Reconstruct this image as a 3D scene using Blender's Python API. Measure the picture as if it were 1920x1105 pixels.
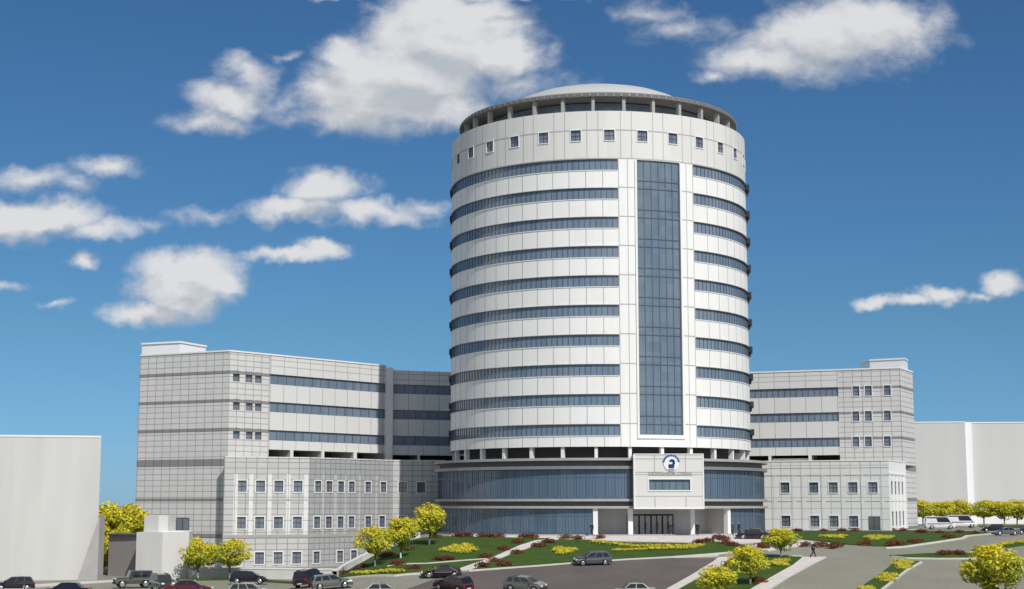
import bpy, bmesh, math, random
from mathutils import Vector, Matrix, geometry, noise as mnoise
random.seed(7)
R = math.radians
scene = bpy.context.scene
for o in list(bpy.data.objects): bpy.data.objects.remove(o)
col = scene.collection

# ------------------------------------------------------------------ camera
PITCH, FPX, EYE = R(7.7), 2900.0, 9.0
cam = bpy.data.cameras.new('camera'); camo = bpy.data.objects.new('camera', cam); col.objects.link(camo)
cam.sensor_width = 36; cam.lens = 36*FPX/1920; cam.clip_start = 1; cam.clip_end = 8000
camo.location = (0, 0, EYE); camo.rotation_euler = (math.pi/2+PITCH, 0, 0)
scene.camera = camo
scene.render.resolution_x, scene.render.resolution_y = 1024, 589
# ------------------------------------------------------------------ light
SUN_EL, SUN_AZ = R(46), R(28)          # azimuth measured from behind the camera towards the right
sdir = Vector((math.sin(SUN_AZ)*math.cos(SUN_EL), -math.cos(SUN_AZ)*math.cos(SUN_EL), math.sin(SUN_EL)))
sl = bpy.data.lights.new('sun', 'SUN'); sl.energy = 4.1; sl.angle = R(0.53); sl.color = (1, .972, .93)
so = bpy.data.objects.new('sun', sl); col.objects.link(so)
so.rotation_euler = sdir.to_track_quat('Z', 'Y').to_euler(); so.location = (60, -60, 120)
scene.view_settings.view_transform = 'Standard'; scene.view_settings.look = 'None'
scene.cycles.max_bounces = 5; scene.cycles.diffuse_bounces = 3; scene.cycles.glossy_bounces = 3
scene.view_settings.exposure = 0.0; scene.view_settings.gamma = 1

CT, ST = math.cos(PITCH), math.sin(PITCH)
def ratio(py):
    b = (552.5-py)/FPX
    return (ST+b*CT)/(CT-b*ST)
def P(px, py, Y):
    b = (552.5-py)/FPX; k = Y/(CT-b*ST)
    return Vector(((px-960)/FPX*k, Y, EYE+Y*ratio(py)))
def X_at(px, Y, z): return (px-960)/FPX*(Y*CT+(z-EYE)*ST)

# ------------------------------------------------------------------ world: sky with cumulus clouds
def make_world():
    w = bpy.data.worlds.new('World'); scene.world = w; w.use_nodes = True
    nt = w.node_tree; N = nt.nodes; L = nt.links
    for n in list(N): N.remove(n)
    out = N.new('ShaderNodeOutputWorld'); bg = N.new('ShaderNodeBackground'); bg.inputs['Strength'].default_value = .1
    sky = N.new('ShaderNodeTexSky'); sky.sky_type = 'NISHITA'; sky.sun_disc = False
    sky.sun_elevation = SUN_EL; sky.sun_rotation = math.atan2(sdir.x, sdir.y)
    sky.altitude = 0; sky.air_density = 1.0; sky.dust_density = .1; sky.ozone_density = 2.0
    # (px,py,rx,ry,rot,strength)
    blobs = [(835,78,185,88,-4,1.1),(760,140,190,95,-8,1.1),(930,100,115,62,5,1),(690,190,150,74,-10,.95),(650,105,80,46,-25,.75),(840,30,125,48,0,1),
      (660,222,135,34,-4,.7),(830,205,120,50,-5,.75),(620,170,70,70,0,.55),
      (430,185,95,50,-15,.62),(455,135,60,36,-25,.5),(410,232,100,26,0,.5),(530,100,30,12,0,.3),(545,200,80,36,0,.3),
      (1560,72,220,72,-9,.8),(1450,112,130,44,-18,.75),(1640,45,120,66,0,.8),(1345,140,45,18,-20,.5),(1270,60,90,30,-18,.36),(1220,25,70,24,0,.28),(1740,45,55,55,0,.36),(1520,128,150,40,0,.4),
      (605,355,90,44,0,.85),(560,400,110,28,-6,.75),(690,398,130,24,0,.6),(790,385,60,18,-8,.42),
      (55,405,150,42,8,.95),(0,425,140,32,0,.8),(185,432,90,22,5,.6),(195,315,65,26,-12,.55),(60,335,110,26,6,.42),(130,350,60,20,0,.35),
      (360,505,112,44,-3,.95),(330,545,95,56,-18,.95),(270,588,85,28,-12,.8),(415,520,60,42,0,.8),
      (545,471,100,17,-2,.75),(600,463,62,19,0,.75),(150,487,34,17,0,.6),(385,408,70,18,-4,.30),(270,425,50,14,0,.24),(12,540,40,12,-15,.35),(100,566,34,9,0,.36),
      (1640,570,55,15,-3,.6),(1702,566,45,15,-8,.65),(1757,556,52,20,-2,.75),(1882,540,46,28,-8,.8),(1845,562,50,13,0,.5),
      (950,-8,180,16,0,.55),(660,-6,80,10,0,.4),(960,165,150,36,-5,.34)]
    g = bpy.data.node_groups.new('cloud_density', 'ShaderNodeTree')
    g.interface.new_socket('P', in_out='INPUT', socket_type='NodeSocketVector')
    g.interface.new_socket('D', in_out='OUTPUT', socket_type='NodeSocketFloat')
    GN, GL = g.nodes, g.links
    gi = GN.new('NodeGroupInput'); go = GN.new('NodeGroupOutput')
    # warp the lookup so blob outlines billow
    wn = GN.new('ShaderNodeTexNoise'); wn.inputs['Scale'].default_value = 26; wn.inputs['Detail'].default_value = 6; wn.inputs['Roughness'].default_value = .58
    GL.new(gi.outputs[0], wn.inputs['Vector'])
    ws = GN.new('ShaderNodeVectorMath'); ws.operation = 'MULTIPLY_ADD'; ws.inputs[1].default_value = (.036, .030, 0); ws.inputs[2].default_value = (-.018, -.015, 0)
    GL.new(wn.outputs['Color'], ws.inputs[0])
    wa = GN.new('ShaderNodeVectorMath'); wa.operation = 'ADD'; GL.new(gi.outputs[0], wa.inputs[0]); GL.new(ws.outputs[0], wa.inputs[1])
    prev = None
    for (px, py, rx, ry, rot, s) in blobs:
        p = P(px, py, 1.0); u, v = p.x, p.z-EYE
        m = GN.new('ShaderNodeVectorMath'); m.operation = 'MULTIPLY_ADD'; ix, iy = 2830/(rx*1.12), 2830/(ry*1.12)
        m.inputs[1].default_value = (ix, iy, 0); m.inputs[2].default_value = (-u*ix, -v*iy, 0); GL.new(wa.outputs[0], m.inputs[0])
        ln = GN.new('ShaderNodeVectorMath'); ln.operation = 'LENGTH'; GL.new(m.outputs[0], ln.inputs[0])
        ma = GN.new('ShaderNodeMath'); ma.operation = 'MULTIPLY_ADD'; ma.inputs[1].default_value = -s; ma.inputs[2].default_value = s
        GL.new(ln.outputs['Value'], ma.inputs[0])
        if prev is None: prev = ma.outputs[0]
        else:
            mx = GN.new('ShaderNodeMath'); mx.operation = 'SMOOTH_MAX'; mx.inputs[2].default_value = .12
            GL.new(prev, mx.inputs[0]); GL.new(ma.outputs[0], mx.inputs[1]); prev = mx.outputs[0]
    fm = GN.new('ShaderNodeTexNoise'); fm.inputs['Scale'].default_value = 42; fm.inputs['Detail'].default_value = 9; fm.inputs['Roughness'].default_value = .6; fm.inputs['Distortion'].default_value = .25
    sc = GN.new('ShaderNodeVectorMath'); sc.operation = 'MULTIPLY'; sc.inputs[1].default_value = (1, 1.5, 1); GL.new(gi.outputs[0], sc.inputs[0]); GL.new(sc.outputs[0], fm.inputs['Vector'])
    fa = GN.new('ShaderNodeMath'); fa.operation = 'MULTIPLY_ADD'; fa.inputs[1].default_value = .60; fa.inputs[2].default_value = -.31; GL.new(fm.outputs['Fac'], fa.inputs[0])
    ad = GN.new('ShaderNodeMath'); GL.new(prev, ad.inputs[0]); GL.new(fa.outputs[0], ad.inputs[1])
    GL.new(ad.outputs[0], go.inputs[0])
    # gnomonic direction coordinates of the world's +Y half
    tc = N.new('ShaderNodeTexCoord'); sx = N.new('ShaderNodeSeparateXYZ'); L.new(tc.outputs['Generated'], sx.inputs[0])
    mxy = N.new('ShaderNodeMath'); mxy.operation = 'MAXIMUM'; mxy.inputs[1].default_value = .05; L.new(sx.outputs['Y'], mxy.inputs[0])
    du = N.new('ShaderNodeMath'); du.operation = 'DIVIDE'; L.new(sx.outputs['X'], du.inputs[0]); L.new(mxy.outputs[0], du.inputs[1])
    dv = N.new('ShaderNodeMath'); dv.operation = 'DIVIDE'; L.new(sx.outputs['Z'], dv.inputs[0]); L.new(mxy.outputs[0], dv.inputs[1])
    cb = N.new('ShaderNodeCombineXYZ'); L.new(du.outputs[0], cb.inputs[0]); L.new(dv.outputs[0], cb.inputs[1])
    d0 = N.new('ShaderNodeGroup'); d0.node_tree = g; L.new(cb.outputs[0], d0.inputs[0])
    of = N.new('ShaderNodeVectorMath'); of.operation = 'ADD'; of.operation = 'MULTIPLY_ADD'; of.inputs[1].default_value = (1, 1, 0); L.new(cb.outputs[0], of.inputs[0])
    o2 = N.new('ShaderNodeMapRange'); o2.data_type = 'FLOAT_VECTOR'; o2.inputs[8].default_value = (1e3, 1e3, 1e3); o2.inputs[9].default_value = (.005, .016, 0); o2.inputs[10].default_value = (.0051, .0161, 0)
    L.new(d0.outputs[0], o2.inputs[6]); L.new(o2.outputs[1], of.inputs[2])
    d1 = N.new('ShaderNodeGroup'); d1.node_tree = g; L.new(of.outputs[0], d1.inputs[0])
    front = N.new('ShaderNodeMapRange'); front.inputs[1].default_value = .05; front.inputs[2].default_value = .3; L.new(sx.outputs['Y'], front.inputs[0])
    al = N.new('ShaderNodeMapRange'); al.interpolation_type = 'SMOOTHSTEP'; al.inputs[1].default_value = -.06; al.inputs[2].default_value = .54; al.inputs[4].default_value = .95; L.new(d0.outputs[0], al.inputs[0])
    alf = N.new('ShaderNodeMath'); alf.operation = 'MULTIPLY'; L.new(al.outputs[0], alf.inputs[0]); L.new(front.outputs[0], alf.inputs[1])
    df = N.new('ShaderNodeMath'); df.operation = 'SUBTRACT'; L.new(d0.outputs[0], df.inputs[0]); L.new(d1.outputs[0], df.inputs[1])
    lit = N.new('ShaderNodeMapRange'); lit.inputs[1].default_value = -.27; lit.inputs[2].default_value = .22; L.new(df.outputs[0], lit.inputs[0])
    cr = N.new('ShaderNodeMix'); cr.data_type = 'RGBA'; cr.inputs[6].default_value = (4.9, 5.2, 5.6, 1); cr.inputs[7].default_value = (7.5, 7.5, 7.6, 1)
    L.new(lit.outputs[0], cr.inputs[0])
    hs = N.new('ShaderNodeHueSaturation'); hs.inputs['Saturation'].default_value = 1.0; hs.inputs['Value'].default_value = 1.0
    tint = N.new('ShaderNodeMix'); tint.data_type = 'RGBA'; tint.blend_type = 'MULTIPLY'; tint.inputs[0].default_value = 1; tint.inputs[7].default_value = (.272, .492, .685, 1)
    hz = N.new('ShaderNodeMapRange'); hz.inputs[1].default_value = .11; hz.inputs[2].default_value = .0; L.new(sx.outputs['Z'], hz.inputs[0])
    tm_ = N.new('ShaderNodeMix'); tm_.data_type = 'RGBA'; tm_.inputs[6].default_value = (.272, .492, .685, 1); tm_.inputs[7].default_value = (.255, .485, .94, 1); L.new(hz.outputs[0], tm_.inputs[0]); L.new(tm_.outputs[2], tint.inputs[7])
    L.new(sky.outputs[0], tint.inputs[6]); L.new(tint.outputs[2], hs.inputs['Color'])
    mix = N.new('ShaderNodeMix'); mix.data_type = 'RGBA'; L.new(alf.outputs[0], mix.inputs[0]); L.new(hs.outputs[0], mix.inputs[6]); L.new(cr.outputs[2], mix.inputs[7])
    # unseen clouds behind and above the camera, added for white fill and reflections
    bn = N.new('ShaderNodeTexNoise'); bn.inputs['Scale'].default_value = 2.6; bn.inputs['Detail'].default_value = 5; bn.inputs['Roughness'].default_value = .55; L.new(tc.outputs['Generated'], bn.inputs['Vector'])
    bm_ = N.new('ShaderNodeMapRange'); bm_.interpolation_type = 'SMOOTHSTEP'; bm_.inputs[1].default_value = .46; bm_.inputs[2].default_value = .60; bm_.inputs[4].default_value = .9; L.new(bn.outputs['Fac'], bm_.inputs[0])
    rest = N.new('ShaderNodeMapRange'); rest.inputs[1].default_value = .55; rest.inputs[2].default_value = .2; L.new(sx.outputs['Y'], rest.inputs[0])
    rf = N.new('ShaderNodeMath'); rf.operation = 'MULTIPLY'; L.new(bm_.outputs[0], rf.inputs[0]); L.new(rest.outputs[0], rf.inputs[1])
    mixb = N.new('ShaderNodeMix'); mixb.data_type = 'RGBA'; L.new(rf.outputs[0], mixb.inputs[0]); L.new(mix.outputs[2], mixb.inputs[6]); mixb.inputs[7].default_value = (7.2, 7.2, 7.3, 1)
    L.new(mixb.outputs[2], bg.inputs['Color']); L.new(bg.outputs[0], out.inputs['Surface'])
make_world()
scene.world.cycles.sampling_method = 'MANUAL'; scene.world.cycles.sample_map_resolution = 256

# ------------------------------------------------------------------ materials
def new_mat(name):
    m = bpy.data.materials.new(name); m.use_nodes = True
    return m, m.node_tree.nodes, m.node_tree.links, m.node_tree.nodes['Principled BSDF']
def plain(name, c, rough=.6, metal=0, spec=.5, vary=.12, scale=1.5, coat=0, bump=0, streak=1):
    m, N, L, b = new_mat(name)
    b.inputs['Roughness'].default_value = rough; b.inputs['Metallic'].default_value = metal; b.inputs['Specular IOR Level'].default_value = spec
    b.inputs['Coat Weight'].default_value = coat
    tc = N.new('ShaderNodeTexCoord'); n = N.new('ShaderNodeTexNoise'); n.inputs['Scale'].default_value = scale; n.inputs['Detail'].default_value = 6
    mp_ = N.new('ShaderNodeMapping'); mp_.inputs['Scale'].default_value = (1, 1, streak); L.new(tc.outputs['Object'], mp_.inputs['Vector']); L.new(mp_.outputs[0], n.inputs['Vector'])
    mx = N.new('ShaderNodeMix'); mx.data_type = 'RGBA'
    mx.inputs[6].default_value = tuple(x*(1-vary) for x in c)+(1,); mx.inputs[7].default_value = tuple(min(1, x*(1+vary)) for x in c)+(1,)
    L.new(n.outputs['Fac'], mx.inputs[0]); L.new(mx.outputs[2], b.inputs['Base Color'])
    if bump:
        bp = N.new('ShaderNodeBump'); bp.inputs['Strength'].default_value = bump; bp.inputs['Distance'].default_value = .05
        L.new(n.outputs['Fac'], bp.inputs['Height']); L.new(bp.outputs[0], b.inputs['Normal'])
    return m
def math_node(N, L, op, a, b=None, clamp=False):
    n = N.new('ShaderNodeMath'); n.operation = op; n.use_clamp = clamp
    for i, x in enumerate((a, b)):
        if x is None: continue
        if isinstance(x, (int, float)): n.inputs[i].default_value = x
        else: L.new(x, n.inputs[i])
    return n.outputs[0]
def cladding(name, c, joint, pu, pv, lu, lv, vary=.05, rough=.55):
    """stone or metal panels: joint lines and slight panel-to-panel tone from the wall's own metre UVs"""
    m, N, L, b = new_mat(name); b.inputs['Roughness'].default_value = rough
    uv = N.new('ShaderNodeUVMap'); s = N.new('ShaderNodeSeparateXYZ'); L.new(uv.outputs[0], s.inputs[0])
    u, v = s.outputs[0], s.outputs[1]
    ju = math_node(N, L, 'LESS_THAN', math_node(N, L, 'FLOORED_MODULO', u, pu), lu)
    jv = math_node(N, L, 'LESS_THAN', math_node(N, L, 'FLOORED_MODULO', v, pv), lv)
    j = math_node(N, L, 'MAXIMUM', ju, jv)
    cb = N.new('ShaderNodeCombineXYZ'); L.new(math_node(N, L, 'FLOOR', math_node(N, L, 'DIVIDE', u, pu)), cb.inputs[0]); L.new(math_node(N, L, 'FLOOR', math_node(N, L, 'DIVIDE', v, pv)), cb.inputs[1])
    wn = N.new('ShaderNodeTexWhiteNoise'); wn.noise_dimensions = '2D'; L.new(cb.outputs[0], wn.inputs['Vector'])
    tc = N.new('ShaderNodeTexCoord'); nz = N.new('ShaderNodeTexNoise'); nz.inputs['Scale'].default_value = .35; nz.inputs['Detail'].default_value = 7; L.new(tc.outputs['Object'], nz.inputs['Vector'])
    f = math_node(N, L, 'ADD', math_node(N, L, 'MULTIPLY', wn.outputs['Value'], .5), math_node(N, L, 'MULTIPLY', nz.outputs['Fac'], .5))
    mx = N.new('ShaderNodeMix'); mx.data_type = 'RGBA'; L.new(f, mx.inputs[0])
    mx.inputs[6].default_value = tuple(x*(1-vary) for x in c)+(1,); mx.inputs[7].default_value = tuple(min(1, x*(1+vary)) for x in c)+(1,)
    m2 = N.new('ShaderNodeMix'); m2.data_type = 'RGBA'; L.new(j, m2.inputs[0]); L.new(mx.outputs[2], m2.inputs[6]); m2.inputs[7].default_value = tuple(joint)+(1,)
    L.new(m2.outputs[2], b.inputs['Base Color'])
    bp = N.new('ShaderNodeBump'); bp.inputs['Strength'].default_value = .5; bp.inputs['Distance'].default_value = -.03; L.new(j, bp.inputs['Height']); L.new(bp.outputs[0], b.inputs['Normal'])
    return m
def glass(name, c0, c1, pu, pv, rough=.08, ior=1.7):
    """tinted reflective glazing; each pane has its own tone (blinds and rooms behind)"""
    m, N, L, b = new_mat(name); b.inputs['Roughness'].default_value = rough; b.inputs['IOR'].default_value = ior
    uv = N.new('ShaderNodeUVMap'); s = N.new('ShaderNodeSeparateXYZ'); L.new(uv.outputs[0], s.inputs[0])
    cb = N.new('ShaderNodeCombineXYZ')
    L.new(math_node(N, L, 'FLOOR', math_node(N, L, 'DIVIDE', s.outputs[0], pu)), cb.inputs[0]); L.new(math_node(N, L, 'FLOOR', math_node(N, L, 'DIVIDE', s.outputs[1], pv)), cb.inputs[1])
    wn = N.new('ShaderNodeTexWhiteNoise'); wn.noise_dimensions = '2D'; L.new(cb.outputs[0], wn.inputs['Vector'])
    nz = N.new('ShaderNodeTexNoise'); nz.inputs['Scale'].default_value = .16; nz.inputs['Detail'].default_value = 3
    tc = N.new('ShaderNodeTexCoord'); L.new(tc.outputs['Object'], nz.inputs['Vector'])
    f = math_node(N, L, 'ADD', math_node(N, L, 'MULTIPLY', wn.outputs['Value'], .45), math_node(N, L, 'MULTIPLY', nz.outputs['Fac'], .6), True)
    mx = N.new('ShaderNodeMix'); mx.data_type = 'RGBA'; L.new(f, mx.inputs[0]); mx.inputs[6].default_value = tuple(c0)+(1,); mx.inputs[7].default_value = tuple(c1)+(1,)
    L.new(mx.outputs[2], b.inputs['Base Color'])
    return m
M = {}
M['joint'] = plain('panel_joint', (.40, .39, .375), .7)
M['white_panel'] = cladding('white_panel', (.81, .795, .76), (.3, .3, .3), 2.293, 4.0, -1, -1, .05)
M['top_panel'] = cladding('warm_pale_panel', (.68, .66, .625), (.3, .3, .3), 2.293, 3.3, -1, -1, .05)
M['stone_low'] = cladding('stone_grid_lower', (.50, .495, .48), (.27, .265, .26), 1.52, .82, .12, .11, .08)
M['stone_facet'] = cladding('stone_grid_facet', (.375, .38, .385), (.20, .20, .205), 1.05, .82, .10, .11, .08)  # angled facet toned darker and bluer than the neighbouring walls
M['wing_panel'] = cladding('pale_panel', (.66, .65, .62), (.33, .32, .31), 2.62, 50, .10, .0, .03)
M['stone'] = cladding('stone_grid', (.63, .615, .59), (.33, .325, .315), 1.52, .82, .12, .11, .07)
M['stone_pale'] = cladding('pale_stone_grid', (.70, .69, .67), (.38, .37, .36), 1.52, 1.64, .10, .09, .05)
M['stone_band'] = cladding('dark_stone_course', (.25, .24, .235), (.13, .13, .13), 1.52, 50, .13, 0, .08)
M['white'] = plain('white_plaster', (.78, .77, .75), .6, vary=.05, scale=.4)
M['render_grey'] = plain('grey_render', (.55, .54, .51), .8, vary=.13, scale=.5, streak=.12)
M['render_far'] = plain('pale_grey_render', (.56, .555, .535), .8, vary=.09, scale=.3, streak=.12)
M['annex'] = plain('pale_annex_render', (.58, .57, .55), .75, vary=.12, scale=.9, streak=.15)
M['shed'] = plain('brown_grey_render', (.31, .285, .275), .8, vary=.12, scale=.5)
M['concrete'] = plain('concrete', (.36, .35, .33), .8, vary=.15, scale=.6)
M['crown'] = plain('dark_rim_and_recess_shade', (.15, .14, .13), .8, vary=.15, scale=.6)
M['shade_concrete'] = plain('shaded_soffit_concrete', (.07, .068, .065), .85, vary=.2)  # shade of open storeys and gaps put into the concrete colour
M['grey_metal'] = plain('grey_metal', (.28, .28, .28), .45, .4)
M['dark_metal'] = plain('dark_metal', (.035, .045, .055), .5, .3)
M['mullion'] = plain('blue_grey_mullion', (.105, .13, .165), .4, .3)
M['glass'] = glass('blue_glass', (.12, .165, .225), (.20, .25, .31), .83, 4.0)
M['glass_big'] = glass('blue_curtain_glass', (.105, .145, .195), (.175, .22, .265), 1.07, 1.33)
M['glass_drum'] = glass('drum_curtain_glass', (.062, .105, .16), (.11, .16, .215), .42, 5.0)
M['glass_dark'] = glass('window_glass', (.09, .11, .145), (.22, .245, .28), .6, 5.1)
M['glass_door'] = glass('grey_door_glass', (.05, .052, .055), (.12, .122, .125), 1.2, 9)
M['black'] = plain('black_trim', (.012, .012, .013), .6)
M['blue_dark'] = plain('navy_paint', (.01, .025, .11), .4)
M['blue'] = plain('blue_paint', (.03, .11, .32), .4)
M['white_gloss'] = plain('white_gloss', (.82, .82, .83), .3, vary=.02)
M['dome_skin'] = plain('dome_membrane', (.43, .43, .42), .6, vary=.06, scale=.2)
M['stone_letter'] = plain('bronze_letter', (.33, .30, .26), .5)
def ground_mat(name, c, c2, scale, fine, rough=.9, bump=.3):
    m, N, L, b = new_mat(name); b.inputs['Roughness'].default_value = rough; b.inputs['Specular IOR Level'].default_value = .2
    tc = N.new('ShaderNodeTexCoord')
    n1 = N.new('ShaderNodeTexNoise'); n1.inputs['Scale'].default_value = scale; n1.inputs['Detail'].default_value = 8; n1.inputs['Roughness'].default_value = .65
    n2 = N.new('ShaderNodeTexNoise'); n2.inputs['Scale'].default_value = fine; n2.inputs['Detail'].default_value = 4
    L.new(tc.outputs['Object'], n1.inputs['Vector']); L.new(tc.outputs['Object'], n2.inputs['Vector'])
    f = math_node(N, L, 'ADD', math_node(N, L, 'MULTIPLY', n1.outputs['Fac'], .6), math_node(N, L, 'MULTIPLY', n2.outputs['Fac'], .4))
    mr = N.new('ShaderNodeMapRange'); mr.inputs[1].default_value = .36; mr.inputs[2].default_value = .64; L.new(f, mr.inputs[0])
    mx = N.new('ShaderNodeMix'); mx.data_type = 'RGBA'; L.new(mr.outputs[0], mx.inputs[0]); mx.inputs[6].default_value = tuple(c)+(1,); mx.inputs[7].default_value = tuple(c2)+(1,)
    L.new(mx.outputs[2], b.inputs['Base Color'])
    bp = N.new('ShaderNodeBump'); bp.inputs['Strength'].default_value = bump; bp.inputs['Distance'].default_value = .06; L.new(n2.outputs['Fac'], bp.inputs['Height']); L.new(bp.outputs[0], b.inputs['Normal'])
    return m
M['asphalt'] = ground_mat('worn_olive_asphalt', (.205, .20, .155), (.255, .25, .20), .12, 3)
M['lot'] = ground_mat('brown_asphalt', (.095, .078, .072), (.135, .115, .106), .18, 4)
M['grass'] = ground_mat('grass', (.028, .060, .008), (.056, .098, .014), .5, 5, bump=.8)
M['paving'] = ground_mat('pinkish_paving', (.50, .46, .42), (.62, .575, .53), .4, 4)
M['kerb'] = ground_mat('kerb_stone', (.48, .46, .41), (.60, .57, .51), .5, 5)

# ------------------------------------------------------------------ object helpers
def tag(o, label=None, cat=None, group=None, kind=None):
    for k, v in (('label', label), ('category', cat), ('group', group), ('kind', kind)):
        if v: o[k] = v
    return o
def empty(name, loc, label, cat, group=None, rz=0):
    o = bpy.data.objects.new(name, None); col.objects.link(o); o.location = loc; o.rotation_euler = (0, 0, rz); o.empty_display_size = .5
    return tag(o, label, cat, group)
class MB:
    def __init__(s): s.v = []; s.f = []; s.m = []; s.uv = []; s.mats = []
    def mi(s, m):
        if m not in s.mats: s.mats.append(m)
        return s.mats.index(m)
    def face(s, pts, mat, uvs=None):
        b = len(s.v); s.v += [tuple(p) for p in pts]; s.f.append(tuple(range(b, b+len(pts)))); s.m.append(s.mi(mat))
        s.uv.append(uvs if uvs else [(0, 0)]*len(pts))
    def box(s, x0, x1, y0, y1, z0, z1, mat, rot=0, piv=(0, 0)):
        c, sn = math.cos(rot), math.sin(rot)
        def t(x, y, z): return (piv[0]+x*c-y*sn, piv[1]+x*sn+y*c, z)
        p = [t(x, y, z) for z in (z0, z1) for y in (y0, y1) for x in (x0, x1)]
        for q in ((0, 1, 5, 4), (1, 3, 7, 5), (3, 2, 6, 7), (2, 0, 4, 6), (4, 5, 7, 6), (2, 3, 1, 0)): s.face([p[i] for i in q], mat)
    def mbox(s, mp, u0, u1, z0, z1, d0, d1, mat, step=1e9, ends=True):
        n = max(1, math.ceil((u1-u0)/step)); us = [u0+(u1-u0)*i/n for i in range(n+1)]
        for a, b in zip(us, us[1:]):
            s.face([mp(a, z0, d0), mp(b, z0, d0), mp(b, z1, d0), mp(a, z1, d0)], mat, [(a, z0), (b, z0), (b, z1), (a, z1)])
            s.face([mp(a, z1, d0), mp(b, z1, d0), mp(b, z1, d1), mp(a, z1, d1)], mat, [(a, 0), (b, 0), (b, 1), (a, 1)])
            s.face([mp(a, z0, d1), mp(b, z0, d1), mp(b, z0, d0), mp(a, z0, d0)], mat, [(a, 0), (b, 0), (b, 1), (a, 1)])
        if ends:
            s.face([mp(u0, z0, d1), mp(u0, z0, d0), mp(u0, z1, d0), mp(u0, z1, d1)], mat)
            s.face([mp(u1, z0, d0), mp(u1, z0, d1), mp(u1, z1, d1), mp(u1, z1, d0)], mat)
    def quad(s, mp, u0, u1, z0, z1, d, mat, step=1e9):
        n = max(1, math.ceil((u1-u0)/step)); us = [u0+(u1-u0)*i/n for i in range(n+1)]
        for a, b in zip(us, us[1:]):
            s.face([mp(a, z0, d), mp(b, z0, d), mp(b, z1, d), mp(a, z1, d)], mat, [(a, z0), (b, z0), (b, z1), (a, z1)])
    def lathe(s, prof, mat, c=(0, 0), n=96, a0=0, a1=2*math.pi):
        for i in range(n):
            p, q = a0+(a1-a0)*i/n, a0+(a1-a0)*(i+1)/n
            for (r0, z0), (r1, z1) in zip(prof, prof[1:]):
                pt = lambda r, z, a: (c[0]+r*math.sin(a), c[1]-r*math.cos(a), z)
                f = [pt(r0, z0, p), pt(r0, z0, q), pt(r1, z1, q), pt(r1, z1, p)]
                if r1 < 1e-6: f = f[:3]
                if r0 < 1e-6: f = [f[0], f[2], f[3]]
                s.face(f, mat, [(r0*p, z0), (r0*q, z0), (r1*q, z1), (r1*p, z1)][:len(f)])
    def tube(s, p0, p1, r0, r1, mat, n=8, cap=True):
        p0, p1 = Vector(p0), Vector(p1); d = (p1-p0).normalized(); a = d.orthogonal().normalized(); b = d.cross(a)
        r = [[p+a*math.cos(2*math.pi*i/n)*q+b*math.sin(2*math.pi*i/n)*q for i in range(n)] for p, q in ((p0, r0), (p1, r1))]
        for i in range(n): s.face([r[0][i], r[0][(i+1) % n], r[1][(i+1) % n], r[1][i]], mat)
        if cap: s.face(r[1], mat); s.face(r[0][::-1], mat)
    def build(s, name, parent=None, weld=False, smooth=False, local=True):
        me = bpy.data.meshes.new(name)
        off = parent_world(parent) if (parent is not None and local) else Vector((0, 0, 0))
        me.from_pydata([tuple(Vector(p)-off) for p in s.v], [], s.f)
        for m in s.mats: me.materials.append(m)
        uvl = me.uv_layers.new(name='UVMap'); k = 0
        for i, poly in enumerate(me.polygons):
            poly.material_index = s.m[i]; poly.use_smooth = smooth
            for j in range(len(s.f[i])): uvl.data[k].uv = s.uv[i][j]; k += 1
        if weld or smooth:
            bm = bmesh.new(); bm.from_mesh(me); bmesh.ops.remove_doubles(bm, verts=bm.verts, dist=.0008)
            bmesh.ops.recalc_face_normals(bm, faces=bm.faces); bm.to_mesh(me); bm.free()
        o = bpy.data.objects.new(name, me); col.objects.link(o)
        if parent is not None: o.parent = parent
        return o
def parent_world(p):
    v = Vector((0, 0, 0))
    while p is not None: v += Vector(p.location); p = p.parent
    return v
def dup(o, parent=None):
    c = o.copy(); col.objects.link(c)
    if parent is not None: c.parent = parent
    for ch in list(o.children):
        dup(ch, c)
    return c

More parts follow.
